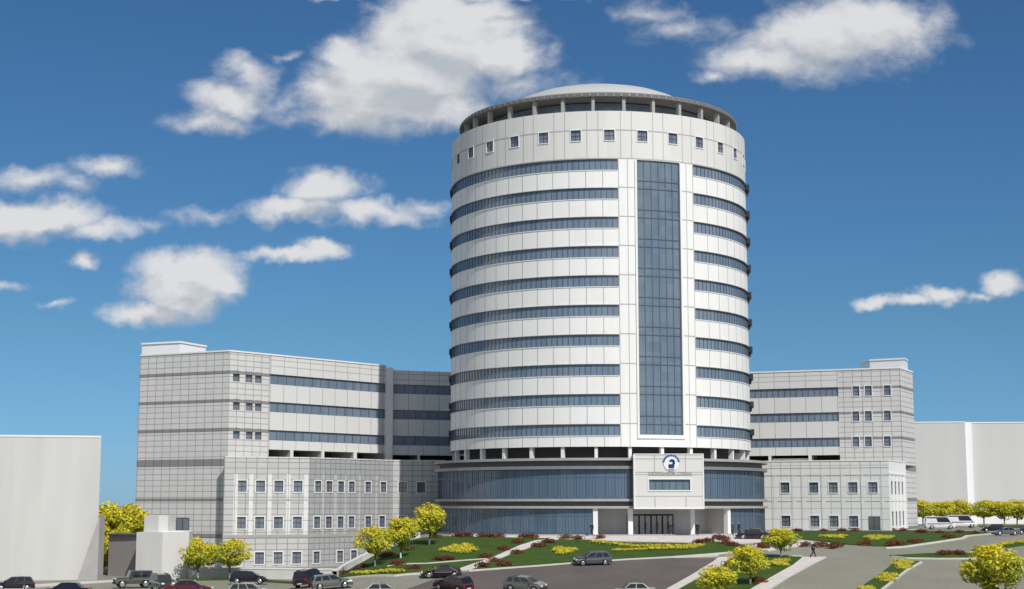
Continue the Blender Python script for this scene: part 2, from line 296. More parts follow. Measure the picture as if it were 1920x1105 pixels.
def line_map(A, B):
    A = Vector((A[0], A[1])); B = Vector((B[0], B[1])); d = (B-A).normalized(); n = Vector((-d.y, d.x))
    if n.dot((A+B)/2) < 0: n = -n
    f = lambda u, z, dd: (A.x+d.x*u+n.x*dd, A.y+d.y*u+n.y*dd, z)
    f.len = (B-A).length; f.A = A; f.d = d
    return f
def u_of(mp, px, z):
    k = (px-960)/FPX; zz = (z-EYE)*ST
    return (k*(mp.A.y*CT+zz)-mp.A.x)/(mp.d.x-k*mp.d.y*CT)
def cyl_map(c, Rr):
    return lambda a, z, d: (c[0]+(Rr-d)*math.sin(R(a)), c[1]-(Rr-d)*math.cos(R(a)), z)
def facade(mb, mp, u0, u1, z0, z1, openings, mat, reveal=.22, step=1e9, rmat=None, uvs=1.0, back=None):
    """a wall with real openings: openings = (u0,u1,z0,z1)"""
    us = {round(u0, 4), round(u1, 4)}; zs = {round(z0, 4), round(z1, 4)}
    for o in openings: us |= {round(o[0], 4), round(o[1], 4)}; zs |= {round(o[2], 4), round(o[3], 4)}
    us = sorted(us); zs = sorted(zs); fine = []
    for a, b in zip(us, us[1:]):
        n = max(1, math.ceil((b-a)/step)); fine += [a+(b-a)*i/n for i in range(n)]
    us = fine+[us[-1]]
    for a, b in zip(us, us[1:]):
        for c, d in zip(zs, zs[1:]):
            um, zm = (a+b)/2, (c+d)/2
            if any(o[0] < um < o[1] and o[2] < zm < o[3] for o in openings): continue
            mb.face([mp(a, c, 0), mp(b, c, 0), mp(b, d, 0), mp(a, d, 0)], mat, [(a*uvs, c), (b*uvs, c), (b*uvs, d), (a*uvs, d)])
    rm = rmat or mat
    for o in openings:
        rv = o[4] if len(o) > 4 else reveal
        a, b, c, d = o[:4]; n = max(1, math.ceil((b-a)/step)); uu = [a+(b-a)*i/n for i in range(n+1)]
        for p, q in zip(uu, uu[1:]):
            mb.face([mp(p, c, 0), mp(q, c, 0), mp(q, c, rv), mp(p, c, rv)], rm); mb.face([mp(p, d, rv), mp(q, d, rv), mp(q, d, 0), mp(p, d, 0)], rm)
            if back and rv > 1: mb.face([mp(p, c, rv), mp(q, c, rv), mp(q, d, rv), mp(p, d, rv)], back)
        mb.face([mp(a, c, rv), mp(a, c, 0), mp(a, d, 0), mp(a, d, rv)], rm); mb.face([mp(b, c, 0), mp(b, c, rv), mp(b, d, rv), mp(b, d, 0)], rm)
def window(parent, mp, u0, u1, z0, z1, d=.2, cols=1, rows=1, gmat='glass_dark', fmat='mullion', fw=.07, step=1e9, k=1.0, surround=None, name='window'):
    """pane with its own frame and glazing bars; k = metres per u unit"""
    mb = MB(); mb.quad(mp, u0, u1, z0, z1, d, M[gmat], step)
    for i in range(len(mb.uv)): mb.uv[i] = [(a*k, b) for a, b in mb.uv[i]]
    w = mb.build(name, parent)
    fb = MB(); f = fw/k; fm = M[fmat]
    for i in range(cols+1):
        u = u0+(u1-u0)*i/cols; a, b = max(u0, u-f/2), min(u1, u+f/2)
        fb.mbox(mp, a, b, z0, z1, d-.07, d-.002, fm)
    for j in range(rows+1):
        z = z0+(z1-z0)*j/rows; a, b = max(z0, z-fw/2), min(z1, z+fw/2)
        fb.mbox(mp, u0, u1, a, b, d-.055, d-.004, fm, step)
    if surround:
        s, sk = surround, M['white']
        fb.mbox(mp, u0-s/k, u0, z0-s, z1+s, -.06, .1, sk); fb.mbox(mp, u1, u1+s/k, z0-s, z1+s, -.06, .1, sk)
        fb.mbox(mp, u0, u1, z1, z1+s, -.058, .1, sk, step); fb.mbox(mp, u0, u1, z0-s, z0, -.09, .1, sk, step)
    fo = fb.build('frame', w)
    return w

# ------------------------------------------------------------------ terrain
def sstep(a, b, x):
    t = min(1, max(0, (x-a)/(b-a))); return t*t*(3-2*t)
def hf(x, y): return (4.8-.1*min(48.0, max(0.0, 202-y)))*sstep(-25.5, -11, x)
def G(px, py):
    """the point of the ground that is seen at a place of the photograph"""
    r = ratio(py); Y = 120.0; prev = None
    while Y < 600:
        p = P(px, py, Y); d = p.z-hf(p.x, p.y)
        if d <= 0:
            lo, hi = Y-1.0, Y
            for _ in range(30):
                m = (lo+hi)/2; q = P(px, py, m)
                if q.z-hf(q.x, q.y) > 0: lo = m
                else: hi = m
            return P(px, py, hi)
        Y += 1.0
    return P(px, py, Y)
def hnormal(x, y):
    e = .8; return Vector((hf(x-e, y)-hf(x+e, y), hf(x, y-e)-hf(x, y+e), 2*e)).normalized()
def grid_lines(lo, hi, a, b, fine, coarse):
    v = [a+fine*i for i in range(int((b-a)/fine)+1)]; x = a; s = coarse
    while x > lo: x -= s; s *= 1.6; v.append(max(lo, x))
    x = b; s = coarse
    while x < hi: x += s; s *= 1.6; v.append(min(hi, x))
    return sorted(set(v))
def make_terrain():
    xs = grid_lines(-3500, 3500, -60, 62, 1, 4); ys = grid_lines(40, 6000, 145, 212, 1, 4)
    verts = [(x, y, hf(x, y)) for y in ys for x in xs]; n = len(xs)
    faces = [(j*n+i, j*n+i+1, (j+1)*n+i+1, (j+1)*n+i) for j in range(len(ys)-1) for i in range(n-1)]
    me = bpy.data.meshes.new('ground'); me.from_pydata(verts, [], faces); me.materials.append(M['asphalt'])
    for p in me.polygons: p.use_smooth = True
    o = bpy.data.objects.new('ground', me); col.objects.link(o); tag(o, kind='structure')
make_terrain()
def sheet(name, pts, off, mat, world=False, kind='structure', step=1.2, skirt=.35):
    """a draped sheet with a real edge: pts are photo points on the ground (or world xy)"""
    xy = [Vector((p[0], p[1])) if world else G(*p).xy for p in pts]
    ring = []
    for a, b in zip(xy, xy[1:]+xy[:1]):
        n = max(1, math.ceil((b-a).length/step)); ring += [a+(b-a)*i/n for i in range(n)]
    x0, x1 = min(p.x for p in ring), max(p.x for p in ring); y0, y1 = min(p.y for p in ring), max(p.y for p in ring)
    inner = []
    st = step if (x1-x0)*(y1-y0) < 6000 else 2.5
    y = y0+st/2
    while y < y1:
        x = x0+st/2
        while x < x1:
            ins = False; j = len(ring)-1
            for i in range(len(ring)):
                a, b = ring[i], ring[j]
                if (a.y > y) != (b.y > y) and x < (b.x-a.x)*(y-a.y)/(b.y-a.y)+a.x: ins = not ins
                j = i
            if ins and min((p.x-x)**2+(p.y-y)**2 for p in ring) > (st*.45)**2: inner.append(Vector((x, y)))
            x += st
        y += st
    n = len(ring)
    vv, ee, ff = geometry.delaunay_2d_cdt(ring+inner, [(i, (i+1) % n) for i in range(n)], [], 1, 1e-4)[:3]
    verts = [(v.x, v.y, hf(v.x, v.y)+off) for v in vv]; faces = [tuple(f) for f in ff]
    cnt = {}
    for f in faces:
        for a, b in zip(f, f[1:]+f[:1]): cnt[(a, b)] = 1
    edge = [(a, b) for (a, b) in cnt if (b, a) not in cnt]; base = len(verts)
    low = {}
    for a, b in edge:
        for q in (a, b):
            if q not in low: low[q] = len(verts); verts.append((verts[q][0], verts[q][1], verts[q][2]-skirt))
        faces.append((b, a, low[a], low[b]))
    me = bpy.data.meshes.new(name); me.from_pydata(verts, [], faces); me.materials.append(M[mat])
    o = bpy.data.objects.new(name, me); col.objects.link(o); return tag(o, kind=kind)
def strip(name, pts, width, off, mat, world=False):
    """a kerb of constant width along a line of ground points"""
    xy = [Vector((p[0], p[1])) if world else G(*p).xy for p in pts]; l, r = [], []
    for i, p in enumerate(xy):
        d = (xy[min(i+1, len(xy)-1)]-xy[max(i-1, 0)]).normalized(); n = Vector((-d.y, d.x))*width/2
        l.append(p+n); r.append(p-n)
    return sheet(name, l+r[::-1], off, mat, world=True, step=1.0)
# brown asphalt lot and the forecourt
sheet('parking_lot', [(846, 1076), (905, 1071), (1000, 1064), (1090, 1057), (1180, 1051), (1262, 1047), (1346, 1048), (1336, 1055), (1300, 1077), (1240, 1112), (745, 1112)], .05, 'lot')
sheet('forecourt', [(842, 1007), (1046, 1011), (1112, 1014), (1300, 1018), (1390, 1020), (1440, 1017), (1440, 1003), (1300, 998), (1100, 998), (850, 1001)], .07, 'paving')
lawnA = [(634, 1081), (664, 1064), (700, 1044), (742, 1024), (790, 1010), (838, 1007), (1030, 1011), (1000, 1015), (972, 1024), (945, 1036), (918, 1048), (886, 1058), (852, 1069), (800, 1075), (740, 1080), (648, 1086)]
lawnB = [(884, 1070), (940, 1049), (966, 1038), (992, 1030), (1010, 1021), (1050, 1013), (1112, 1014), (1180, 1019), (1290, 1020), (1345, 1017), (1400, 1024), (1372, 1036), (1340, 1040), (1262, 1045), (1180, 1049), (1090, 1055), (1000, 1062), (905, 1069)]
sheet('lawn', lawnA, .12, 'grass'); sheet('lawn', lawnB, .12, 'grass')
sheet('garden_path', [(1034, 1011), (1048, 1012), (1006, 1021), (988, 1030), (962, 1038), (936, 1049), (910, 1059), (880, 1071), (854, 1070), (888, 1058), (920, 1048), (947, 1036), (974, 1024), (1002, 1015)], .10, 'paving')
strip('kerb', [(640, 1087), (740, 1081), (800, 1076), (856, 1071)], .30, .17, 'kerb')
strip('kerb', [(878, 1072), (1000, 1063.5), (1090, 1056.5), (1180, 1050.5), (1262, 1046.2), (1346, 1043)], .34, .17, 'kerb')
strip('kerb', [(726, 1064), (800, 1059), (860, 1054), (915, 1050)], .45, .18, 'kerb')
strip('kerb', [(1262, 1046.2), (1320, 1042), (1372, 1037.5)], .3, .18, 'kerb')
sheet('pavement', [(1347, 1047), (1376, 1045), (1352, 1062), (1302, 1089), (1262, 1112), (1240, 1112), (1300, 1078), (1337, 1055)], .13, 'paving')
sheet('lawn', [(1380, 1046), (1402, 1042), (1470, 1044.5), (1503, 1046), (1486, 1060), (1446, 1082), (1396, 1112), (1264, 1112), (1304, 1089.5), (1354, 1062.5)], .12, 'grass')
strip('kerb', [(1400, 1041), (1450, 1043), (1505, 1045)], .45, .16, 'kerb')
sheet('pavement', [(1506, 1046), (1550, 1046), (1532, 1055), (1482, 1082), (1434, 1112), (1398, 1112), (1448, 1083), (1488, 1060.5)], .13, 'paving')
sheet('pavement', [(1400, 1026), (1440, 1018), (1500, 1014), (1560, 1020), (1500, 1025), (1440, 1034)], .08, 'paving')
sheet('lawn', [(1452, 1001), (1500, 997), (1700, 996), (1840, 998), (1858, 1001), (1800, 1010), (1740, 1019), (1692, 1026), (1640, 1025), (1590, 1022), (1545, 1016), (1500, 1011)], .12, 'grass')
strip('kerb', [(1660, 1029), (1695, 1027), (1745, 1019.8), (1805, 1010.8), (1862, 1002), (1925, 997.5)], .42, .16, 'kerb')
sheet('lawn', [(1668, 1043), (1740, 1039), (1838, 1038.5), (1900, 1040), (1900, 1047), (1760, 1047), (1690, 1046)], .12, 'grass')
strip('kerb', [(1672, 1045), (1700, 1048), (1760, 1049), (1850, 1048.6), (1900, 1048)], .3, .15, 'kerb')
sheet('lawn', [(1684, 1052), (1728, 1055), (1702, 1069), (1648, 1112), (1600, 1112), (1650, 1078)], .12, 'grass')
strip('kerb', [(1728, 1055.5), (1702, 1069.5), (1648, 1112)], .25, .15, 'kerb')
sheet('lawn', [(1818, 1033), (1850, 1026), (1925, 1012), (1925, 1023), (1860, 1032)], .12, 'grass')
sheet('lawn', [(1836, 988), (1925, 986.5), (1925, 990), (1850, 991.5)], .12, 'grass')
sheet('verge', [(330, 1086), (440, 1085), (640, 1082), (644, 1086), (440, 1088.6), (330, 1089.5)], .10, 'grass')
sheet('pavement', [(-20, 1106), (60, 1098), (150, 1092), (330, 1085), (330, 1088), (210, 1092), (66, 1102), (-20, 1112)], .10, 'paving')

# ------------------------------------------------------------------ the tower
TC = (12.9, 228.0); TR, PR = 21.9, 24.0
tower = empty('hospital_tower', (TC[0], TC[1], 4.8), 'tall white cylindrical tower striped with bands of blue glass, round emblem over its entrance', 'tower')
tm = cyl_map(TC, TR); KT = TR*math.pi/180
Z0T, ZTOP = 16.5, 62.2
bands = [(55.45-4*k-1.5, 55.45-4*k) for k in range(10)]
AL, AR, AX0, AX1 = 3.9, 33.6, 10.7, 27.4
wins = [.95+12*k for k in range(-9, 10)]
op = []
for a, b in bands: op += [(-140, AL, a, b, .12), (AR, 140, a, b, .12)]
op.append((AX0, AX1, 18.1, 55.45, .25))
for w in wins: op.append((w-1.85, w+1.85, 58.05, 59.55, .25))
mb = MB(); ZS = 55.58
facade(mb, tm, -180, 180, Z0T, ZS, [o for o in op if o[3] < ZS], M['white_panel'], step=2.2, rmat=M['white_panel'], uvs=KT)
facade(mb, tm, -180, 180, ZS, ZTOP, [o for o in op if o[3] > ZS], M['top_panel'], step=2.2, rmat=M['white_panel'], uvs=KT)
J = M['joint']
def vjoint(a, z0, z1): mb.mbox(tm, a-.13, a+.13, z0, z1, -.012, .05, J)
for k in range(-20, 21):                                   # spandrel joints, every second of a small window's bay
    a = -1.56+6*k
    if AL-1 < a < AR+1: continue
    for i in range(9): vjoint(a, bands[i+1][1], bands[i][0])
    vjoint(a, Z0T, bands[9][0])
for w in wins:
    for a in (w-4, w+4): vjoint(a, 55.6, 62.1)
    mb.mbox(tm, w-4, w-1.9, 59.45, 59.62, -.014, .05, J, 2); mb.mbox(tm, w+1.9, w+8, 59.45, 59.62, -.014, .05, J, 2)
for a in (AL+.2, 7.36, 30.4, AR-.2): vjoint(a, Z0T, 55.45)
for a, b in bands:
    mb.mbox(tm, AL+.3, AX0-.5, b+.06, b+.2, -.014, .05, J, 2); mb.mbox(tm, AX1+.5, AR-.3, b+.06, b+.2, -.014, .05, J, 2)
mb.mbox(tm, -150, 150, 55.5, 55.66, -.012, .05, J, 2)
mb.lathe([(TR, ZTOP), (TR-.5, ZTOP), (TR-.5, ZTOP-.9), (0, ZTOP-.9)], M['white_panel'], TC)
mb.lathe([(TR, Z0T), (0, Z0T)], M['shade_concrete'], TC)
mb.build('wall', tower)
for i, (a, b) in enumerate(bands):
    for u0, u1 in ((-140, AL), (AR, 140)):
        w = window(tower, tm, u0, u1, a, b, .1, cols=round((u1-u0)/2), rows=1, gmat='glass', fw=.055, step=2.2, k=KT, name='window_band')
        s = MB(); e0, e1 = (u0, u1-.1) if u0 < 0 else (u0+.1, u1)
        s.mbox(tm, e0, e1, b-.02, b+.07, -.13, .02, M['grey_metal'], 2.2)
        s.build('sunshade', w)
        s = MB(); s.mbox(tm, e0, e1, a-.09, a+.01, -.07, .02, M['white'], 2.2); s.build('sill', w)
    for u0, u1, dp in ((79, 92, -.55), (-97, -89, -.3)):    # dark maintenance brackets seen against the sky on both flanks
        s = MB(); s.mbox(tm, u0, u1, b-.6, b+.2, dp, -.01, M['dark_metal'], 2); s.mbox(tm, u0+1, u1-1, b-1.1, b-.61, dp*.5, -.01, M['dark_metal'], 2); s.build('bracket', tower)
# glazed lift shaft with its proud white frame
at = MB(); at.quad(tm, AX0, AX1, 18.1, 55.45, .22, M['glass_big'], 1.5)
for i in range(len(at.uv)): at.uv[i] = [(a*KT, b) for a, b in at.uv[i]]
ag = at.build('glazed_shaft', tower)
fb = MB()
for i in range(7):
    a = AX0+(AX1-AX0)*i/6; fb.mbox(tm, max(AX0, a-.1), min(AX1, a+.1), 18.1, 55.45, .15, .215, M['mullion'])
for a, b in bands:
    for z in (b+.05, b+1.15): fb.mbox(tm, AX0, AX1, z-.05, z+.05, .155, .214, M['mullion'], 1.5)
fb.build('mullion_grid', ag)
fb = MB()
fb.mbox(tm, AX0-.75, AX0, 17.6, 55.4, -.16, .24, M['white']); fb.mbox(tm, AX1, AX1+.75, 17.6, 55.4, -.16, .24, M['white']); fb.mbox(tm, AX0, AX1, 17.6, 18.1, -.158, .24, M['white'], 2)
fb.build('frame', ag)
for w in wins: window(tower, tm, w-1.85, w+1.85, 58.05, 59.55, .2, cols=2, rows=2, gmat='glass_dark', fw=.06, step=2, k=KT, surround=.11)
# open roof ring on columns, dome
rr = MB(); rr.lathe([(17.4, 64.55), (20.75, 64.55), (20.75, 65.0), (20.55, 65.2), (14.6, 65.4), (14.6, 64.6)], M['crown'], TC)
for i in range(120):
    a = i*3; cm = cyl_map(TC, 20.75); rr.mbox(cm, a-.35, a+.35, 64.62, 64.95, -.06, .02, M['grey_metal'])
rr.build('roof_ring', tower)
lw = MB(); cm = cyl_map(TC, 17.5); lw.quad(cm, -180, 180, 61.3, 64.4, 0, M['glass'], 3)
for i in range(len(lw.uv)): lw.uv[i] = [(a*.305, b) for a, b in lw.uv[i]]
lo = lw.build('clerestory_glazing', tower)
fb = MB()
for i in range(0, 360, 4): fb.mbox(cm, i-.15, i+.15, 61.3, 64.35, -.06, -.004, M['grey_metal'])
fb.mbox(cm, -180, 180, 63.2, 63.5, -.05, -.005, M['grey_metal'], 3); fb.build('mullion_grid', lo)
cm = cyl_map(TC, 20.4)
for k in range(30):
    a = -4.86+12*k; c = MB(); c.mbox(cm, a-.6, a+.6, 61.3, 64.55, 0, .65, M['concrete']); c.build('column', tower)
dm = MB(); rs = [(r, 66.0+4.55*math.sqrt(max(0, 1-(r/14.6)**2))) for r in (14.5, 14.2, 13.6, 12.6, 11, 9, 7, 4.5, 2, 0)]
dm.lathe([(14.5, 65.4), (14.5, 66.0)]+rs, M['dome_skin'], TC)
dm.build('dome', tower, weld=True, smooth=True)
# open storey under the shaft
cm = cyl_map(TC, TR-.25)
for k in range(30):
    a = -4.55+12*k; s = MB(); s.mbox(cm, a-.58, a+.58, 14.2, Z0T, 0, .65, M['white']); s.build('column', tower)
core = MB(); core.lathe([(19.4, 14.1), (19.4, Z0T)], M['shade_concrete'], TC, 48); core.build('core_wall', tower)
# drum base
pm = cyl_map(TC, PR); KP = PR*math.pi/180; GO0, GO1 = -5.2, 44.0
pw = MB()
pw.lathe([(0, 14.2), (23.3, 14.2), (23.3, 14.96), (24.25, 14.96), (24.25, 14.62), (23.45, 14.62)], M['concrete'], TC)
pw.lathe([(23.45, 14.62), (23.45, 13.9)], M['crown'], TC)  # shade under the cornice lip put into the recess colour
pw.lathe([(23.45, 13.9), (24.2, 13.9), (24.2, 13.5), (23.5, 13.5)], M['grey_metal'], TC)
pw.lathe([(23.5, 9.62), (24.15, 9.62), (24.15, 9.3), (23.5, 9.3)], M['concrete'], TC)
pw.lathe([(23.5, 9.3), (23.5, 8.68)], M['crown'], TC)  # recess between the ledges coloured dark for their shade
pw.lathe([(23.5, 8.68), (24.15, 8.68), (24.15, 8.36), (19.5, 8.36)], M['concrete'], TC)
pw.lathe([(23.8, 5.02), (23.8, -.2)], M['concrete'], TC)
pw.build('drum_band', tower)
gm = cyl_map(TC, 23.65)
def drum_glass(u0, u1, z0, z1, step=3.1):
    g = MB(); g.quad(gm, u0, u1, z0, z1, 0, M['glass_drum'], 2)
    for i in range(len(g.uv)): g.uv[i] = [(a*KP, b) for a, b in g.uv[i]]
    go = g.build('curtain_wall', tower); f = MB(); n = round((u1-u0)/step)
    for i in range(n*3+1):
        a = u0+(u1-u0)*i/(n*3); h = .11 if i % 3 == 0 else .04
        f.mbox(gm, a-h, a+h, z0, z1, -.06 if i % 3 == 0 else -.03, -.003, M['mullion'])
    for z in (z0+.06, z0+(z1-z0)*.72, z1-.06): f.mbox(gm, u0, u1, z-.045, z+.045, -.028, -.004, M['mullion'], 2)
    f.build('mullion_grid', go)
drum_glass(-100, 100, 9.62, 13.5); drum_glass(-100, GO0, 4.95, 8.36); drum_glass(GO1, 100, 4.95, 8.36)
rec = MB(); rm_ = cyl_map(TC, 19.6)
rec.quad(rm_, GO0-3, GO1+3, 4.7, 8.4, 0, M['annex'], 2)
for a in (GO0, GO1): rec.face([pm(a, 4.7, .3), pm(a, 4.7, 4.4), pm(a, 8.4, 4.4), pm(a, 8.4, .3)], M['annex'])
rec.build('recess_wall', tower)
for a in (GO0+.4, 6.3, 27.5, GO1-.6):
    s = MB(); s.mbox(pm, a-.75, a+.75, 4.7, 8.36, .15, .85, M['white']); s.mbox(pm, a-.95, a+.95, 4.7, 5.0, .1, .9, M['concrete']); s.build('column', tower)
dmap = cyl_map(TC, 19.55)
for i in range(4):                                        # grey glazed entrance doors
    u0 = 7.2+4.9*i; d = MB(); d.quad(dmap, u0, u0+4.7, 4.82, 7.5, .02, M['glass_door'], 2); do = d.build('door', tower)
    f = MB()
    for a in (u0, u0+2.35, u0+4.7): f.mbox(dmap, a-.2, a+.2, 4.82, 7.5, -.1, .015, M['black'])
    f.mbox(dmap, u0, u0+4.7, 7.4, 7.6, -.1, .015, M['black'], 3); f.mbox(dmap, u0+1.9, u0+2.05, 5.6, 6.5, -.16, -.05, M['grey_metal']); f.mbox(dmap, u0+2.7, u0+2.85, 5.6, 6.5, -.16, -.05, M['grey_metal']); f.build('frame', do)
# portal box over the entrance
A = P(1188, 900, 203.0); B = P(1320, 900, 202.9); po = line_map((A.x, A.y), (B.x, B.y)); W = po.len
PZ0, PZ1 = 8.30, 15.35
wu0, wu1, wz0, wz1 = u_of(po, 1217, 11.6), u_of(po, 1294, 11.6), 10.75, 12.12
pb = MB(); facade(pb, po, 0, W, PZ0, PZ1, [(wu0, wu1, wz0, wz1, .3)], M['top_panel'])
for u in (0, W): pb.face([po(u, PZ0, 0), po(u, PZ0, 7), po(u, PZ1, 7), po(u, PZ1, 0)], M['top_panel'])
pb.face([po(0, PZ1, 0), po(W, PZ1, 0), po(W, PZ1, 7), po(0, PZ1, 7)], M['top_panel']); pb.face([po(0, PZ0, 0), po(W, PZ0, 0), po(W, PZ0, 7), po(0, PZ0, 7)], M['concrete'])
for u in (W*.3, W*.74):
    for a, b in ((PZ0, 9.9), (13.0, PZ1)): pb.mbox(po, u-.06, u+.06, a, b, -.015, .05, J)
for z in (9.95, 12.75, 13.05, 14.8): pb.mbox(po, .1, W-.1, z-.05, z+.05, -.016, .05, J)
pb.mbox(po, 0, W, PZ1, PZ1+.12, -.08, .5, M['white']); pb.mbox(po, 0, .18, PZ0, PZ1, -.06, .3, M['white']); pb.mbox(po, W-.18, W, PZ0, PZ1, -.06, .3, M['white']); pb.mbox(po, .18, W-.18, PZ0, PZ0+.2, -.06, .3, M['white'])
portal = pb.build('entrance_portal', tower)
window(tower, po, wu0, wu1, wz0, wz1, .22, cols=6, rows=1, gmat='glass_big', surround=.16, k=1)
# round emblem: white disc, blue arc of broken dashes, dark blue bird-like figure and a blue foot line
eu, ez = u_of(po, 1258.5, 14.2), 14.25
em = MB()
def disc(cx, cz, rad, d, mat, n=40, sx=1, th=.06):
    p = [(cx+rad*sx*math.cos(2*math.pi*i/n), cz+rad*math.sin(2*math.pi*i/n)) for i in range(n)]
    em.face([po(x, z, d) for x, z in p], mat)
    for (a, b), (c, e) in zip(p, p[1:]+p[:1]): em.face([po(a, b, d), po(c, e, d), po(c, e, d+th), po(a, b, d+th)], mat)
disc(eu, ez-.05, .98, -.10, M['white_gloss'], th=.1)
for k in range(9):
    a0 = R(8+k*18.6); a1 = a0+R(15.5); r0, r1 = .86, 1.13
    pts = [(r0, a0), (r1, a0), (r1, (a0+a1)/2), (r1, a1), (r0, a1), (r0, (a0+a1)/2)]
    em.face([po(eu+r*math.cos(a), ez+r*math.sin(a), -.125) for r, a in pts], M['blue'])
def shape(pts, mat, d):
    em.face([po(eu+x, ez+z, d) for x, z in pts], mat)
    for (a, b), (c, e) in zip(pts, pts[1:]+pts[:1]): em.face([po(eu+a, ez+b, d), po(eu+c, ez+e, d), po(eu+c, ez+e, d+.03), po(eu+a, ez+b, d+.03)], mat)
shape([(-.22, .36), (.02, .52), (.30, .48), (.48, .26), (.50, -.02), (.40, -.26), (.36, -.66), (-.34, -.66), (-.40, -.30), (-.30, -.14), (.06, -.16), (.20, .02), (.10, .16), (-.10, .14)], M['blue_dark'], -.135)
shape([(-.36, .20), (-.16, .30), (.0, .28), (-.14, .16)], M['blue'], -.14)
shape([(-.40, -.80), (.40, -.80), (.30, -.92), (-.30, -.92)], M['blue'], -.13)
em.build('emblem', tower)
lt = MB(); u = u_of(po, 1216, 12.9); uend = u_of(po, 1298, 12.9); rl = random.Random(3)
while u < uend:                                           # raised letters too small to read in the photograph
    w = rl.uniform(.16, .26); z = 12.9
    lt.mbox(po, u, u+.05, z-.2, z+.2, -.06, .0, M['stone_letter'])
    if rl.random() < .7: lt.mbox(po, u+.05, u+w, z+.14, z+.2, -.06, .0, M['stone_letter'])
    if rl.random() < .6: lt.mbox(po, u+.05, u+w, z-.03, z+.03, -.06, .0, M['stone_letter'])
    if rl.random() < .6: lt.mbox(po, u+w, u+w+.05, z-.2, z+.2, -.06, .0, M['stone_letter'])
    u += w+.13+(.3 if rl.random() < .14 else 0)
lt.mbox(po, u_of(po, 1216, 12.9), u, 12.66, 12.71, -.05, .0, M['stone_letter'])
lt.build('lettering', tower)

# ------------------------------------------------------------------ the two wings
ZR, ZL = 30.76, 15.48
FB = [(26.5, 28.0), (22.4, 23.9), (18.25, 19.75)]         # window bands of the three upper floors
GAP = (15.2, 16.9)
def joints(mb, mp, u0, u1, z0, z1, step, off=.8):
    u = u0+off
    while u < u1-.2: mb.mbox(mp, u-.05, u+.05, z0, z1, -.012, .04, J); u += step
def slab_roof(name, parent, pts, z, mat):
    mb = MB(); mb.face([(p[0], p[1], z) for p in pts], mat); return mb.build(name, parent)
def xy(px, Y, z): return (X_at(px, Y, z), Y)
def penthouse(parent, pts, z0, z1):
    mb = MB()
    for a, b in zip(pts, pts[1:]+pts[:1]): mb.face([(a[0], a[1], z0), (b[0], b[1], z0), (b[0], b[1], z1), (a[0], a[1], z1)], M['white_gloss'])
    mb.face([(p[0], p[1], z1) for p in pts], M['white_gloss'])
    c = Vector((sum(p[0] for p in pts)/len(pts), sum(p[1] for p in pts)/len(pts)))
    q = [(c+(Vector(p)-c)*1.03) for p in pts]
    for a, b in zip(q, q[1:]+q[:1]): mb.face([(a[0], a[1], z1-.25), (b[0], b[1], z1-.25), (b[0], b[1], z1+.02), (a[0], a[1], z1+.02)], M['white_gloss'])
    mb.face([(p[0], p[1], z1+.02) for p in q], M['white_gloss']); mb.build('roof_penthouse', parent)

# left wing
lwing = empty('hospital_wing', (-38, 230, 0), 'long stone-clad wing left of the round tower, facing the road and white annex', 'building', 'low wings flanking the tower')
L0, C0, N0 = xy(258, 229.4, 18), xy(428.5, 222, 25), xy(722, 246.6, 20)
N1, O0 = xy(735, 247.2, 20), xy(905, 253, 20)
f1, f2, f3 = line_map(L0, C0), line_map(C0, N0), line_map((N1[0], N1[1]+.7), (O0[0], O0[1]+.7))
us = u_of(f2, 504, 20)
mb = MB()
facade(mb, f1, 0, f1.len, 0, ZR, [], M['stone'])
sw = []
for px in (443, 467, 484):
    for a, b in FB: u = u_of(f2, px, a); sw.append((u-.62, u+.62, a+.0, b+.05, .25))
facade(mb, f2, 0, us, 0, ZR, sw, M['stone'])
bop = [(us+.05, f2.len-.05, a, b, .3) for a, b in FB]
ugs = [us+.05]+[u_of(f2, p, 16) for p in (544, 550, 602, 608, 663, 669)]+[f2.len-.05]
gops = [(ugs[i], ugs[i+1], GAP[0], GAP[1], 5) for i in range(0, 8, 2)]
facade(mb, f2, us, f2.len, 0, ZR, bop+gops, M['wing_panel'], back=M['shade_concrete'], rmat=M['concrete'])
f3w = f3.len
bop3 = [(.1, f3w, a, b, .3) for a, b in FB]; g3 = [(.1, u_of(f3, 785, 16)-.2, GAP[0], GAP[1]-.2, 5), (u_of(f3, 785, 16)+.2, f3w, GAP[0], GAP[1]-.2, 5)]
facade(mb, f3, 0, f3w, 0, ZR-.5, bop3+g3, M['wing_panel'], back=M['shade_concrete'], rmat=M['concrete'])
pier = line_map(N0, N1); mb.mbox(pier, 0, pier.len, 0, ZR-.2, -.25, 1.2, M['white_panel'])
for z in (29.2, 30.1):                                      # parapet lines
    mb.mbox(f2, us, f2.len, z-.05, z+.05, -.012, .05, J, 5); mb.mbox(f3, 0, f3w, z-.5, z-.4, -.012, .05, J, 5)
mb.mbox(f1, 0, f1.len, ZR-.02, ZR+.2, -.1, .5, M['white_panel'], 5); mb.mbox(f2, 0, f2.len, ZR-.02, ZR+.2, -.1, .5, M['white_panel'], 5)
back = [(O0[0], O0[1]+22), (L0[0]+9, L0[1]+32)]
for a, b in ((O0, back[0]), (back[0], back[1]), (back[1], L0)):
    q = line_map(a, b); mb.face([q(0, 0, 0), q(q.len, 0, 0), q(q.len, ZR, 0), q(0, ZR, 0)], M['stone'], [(0, 0), (q.len, 0), (q.len, ZR), (0, ZR)])
mb.build('wall', lwing)
slab_roof('roof', lwing, [L0, C0, N0, (N1[0], N1[1]+.7), (O0[0], O0[1]+.7)]+back, ZR-.5, M['concrete'])
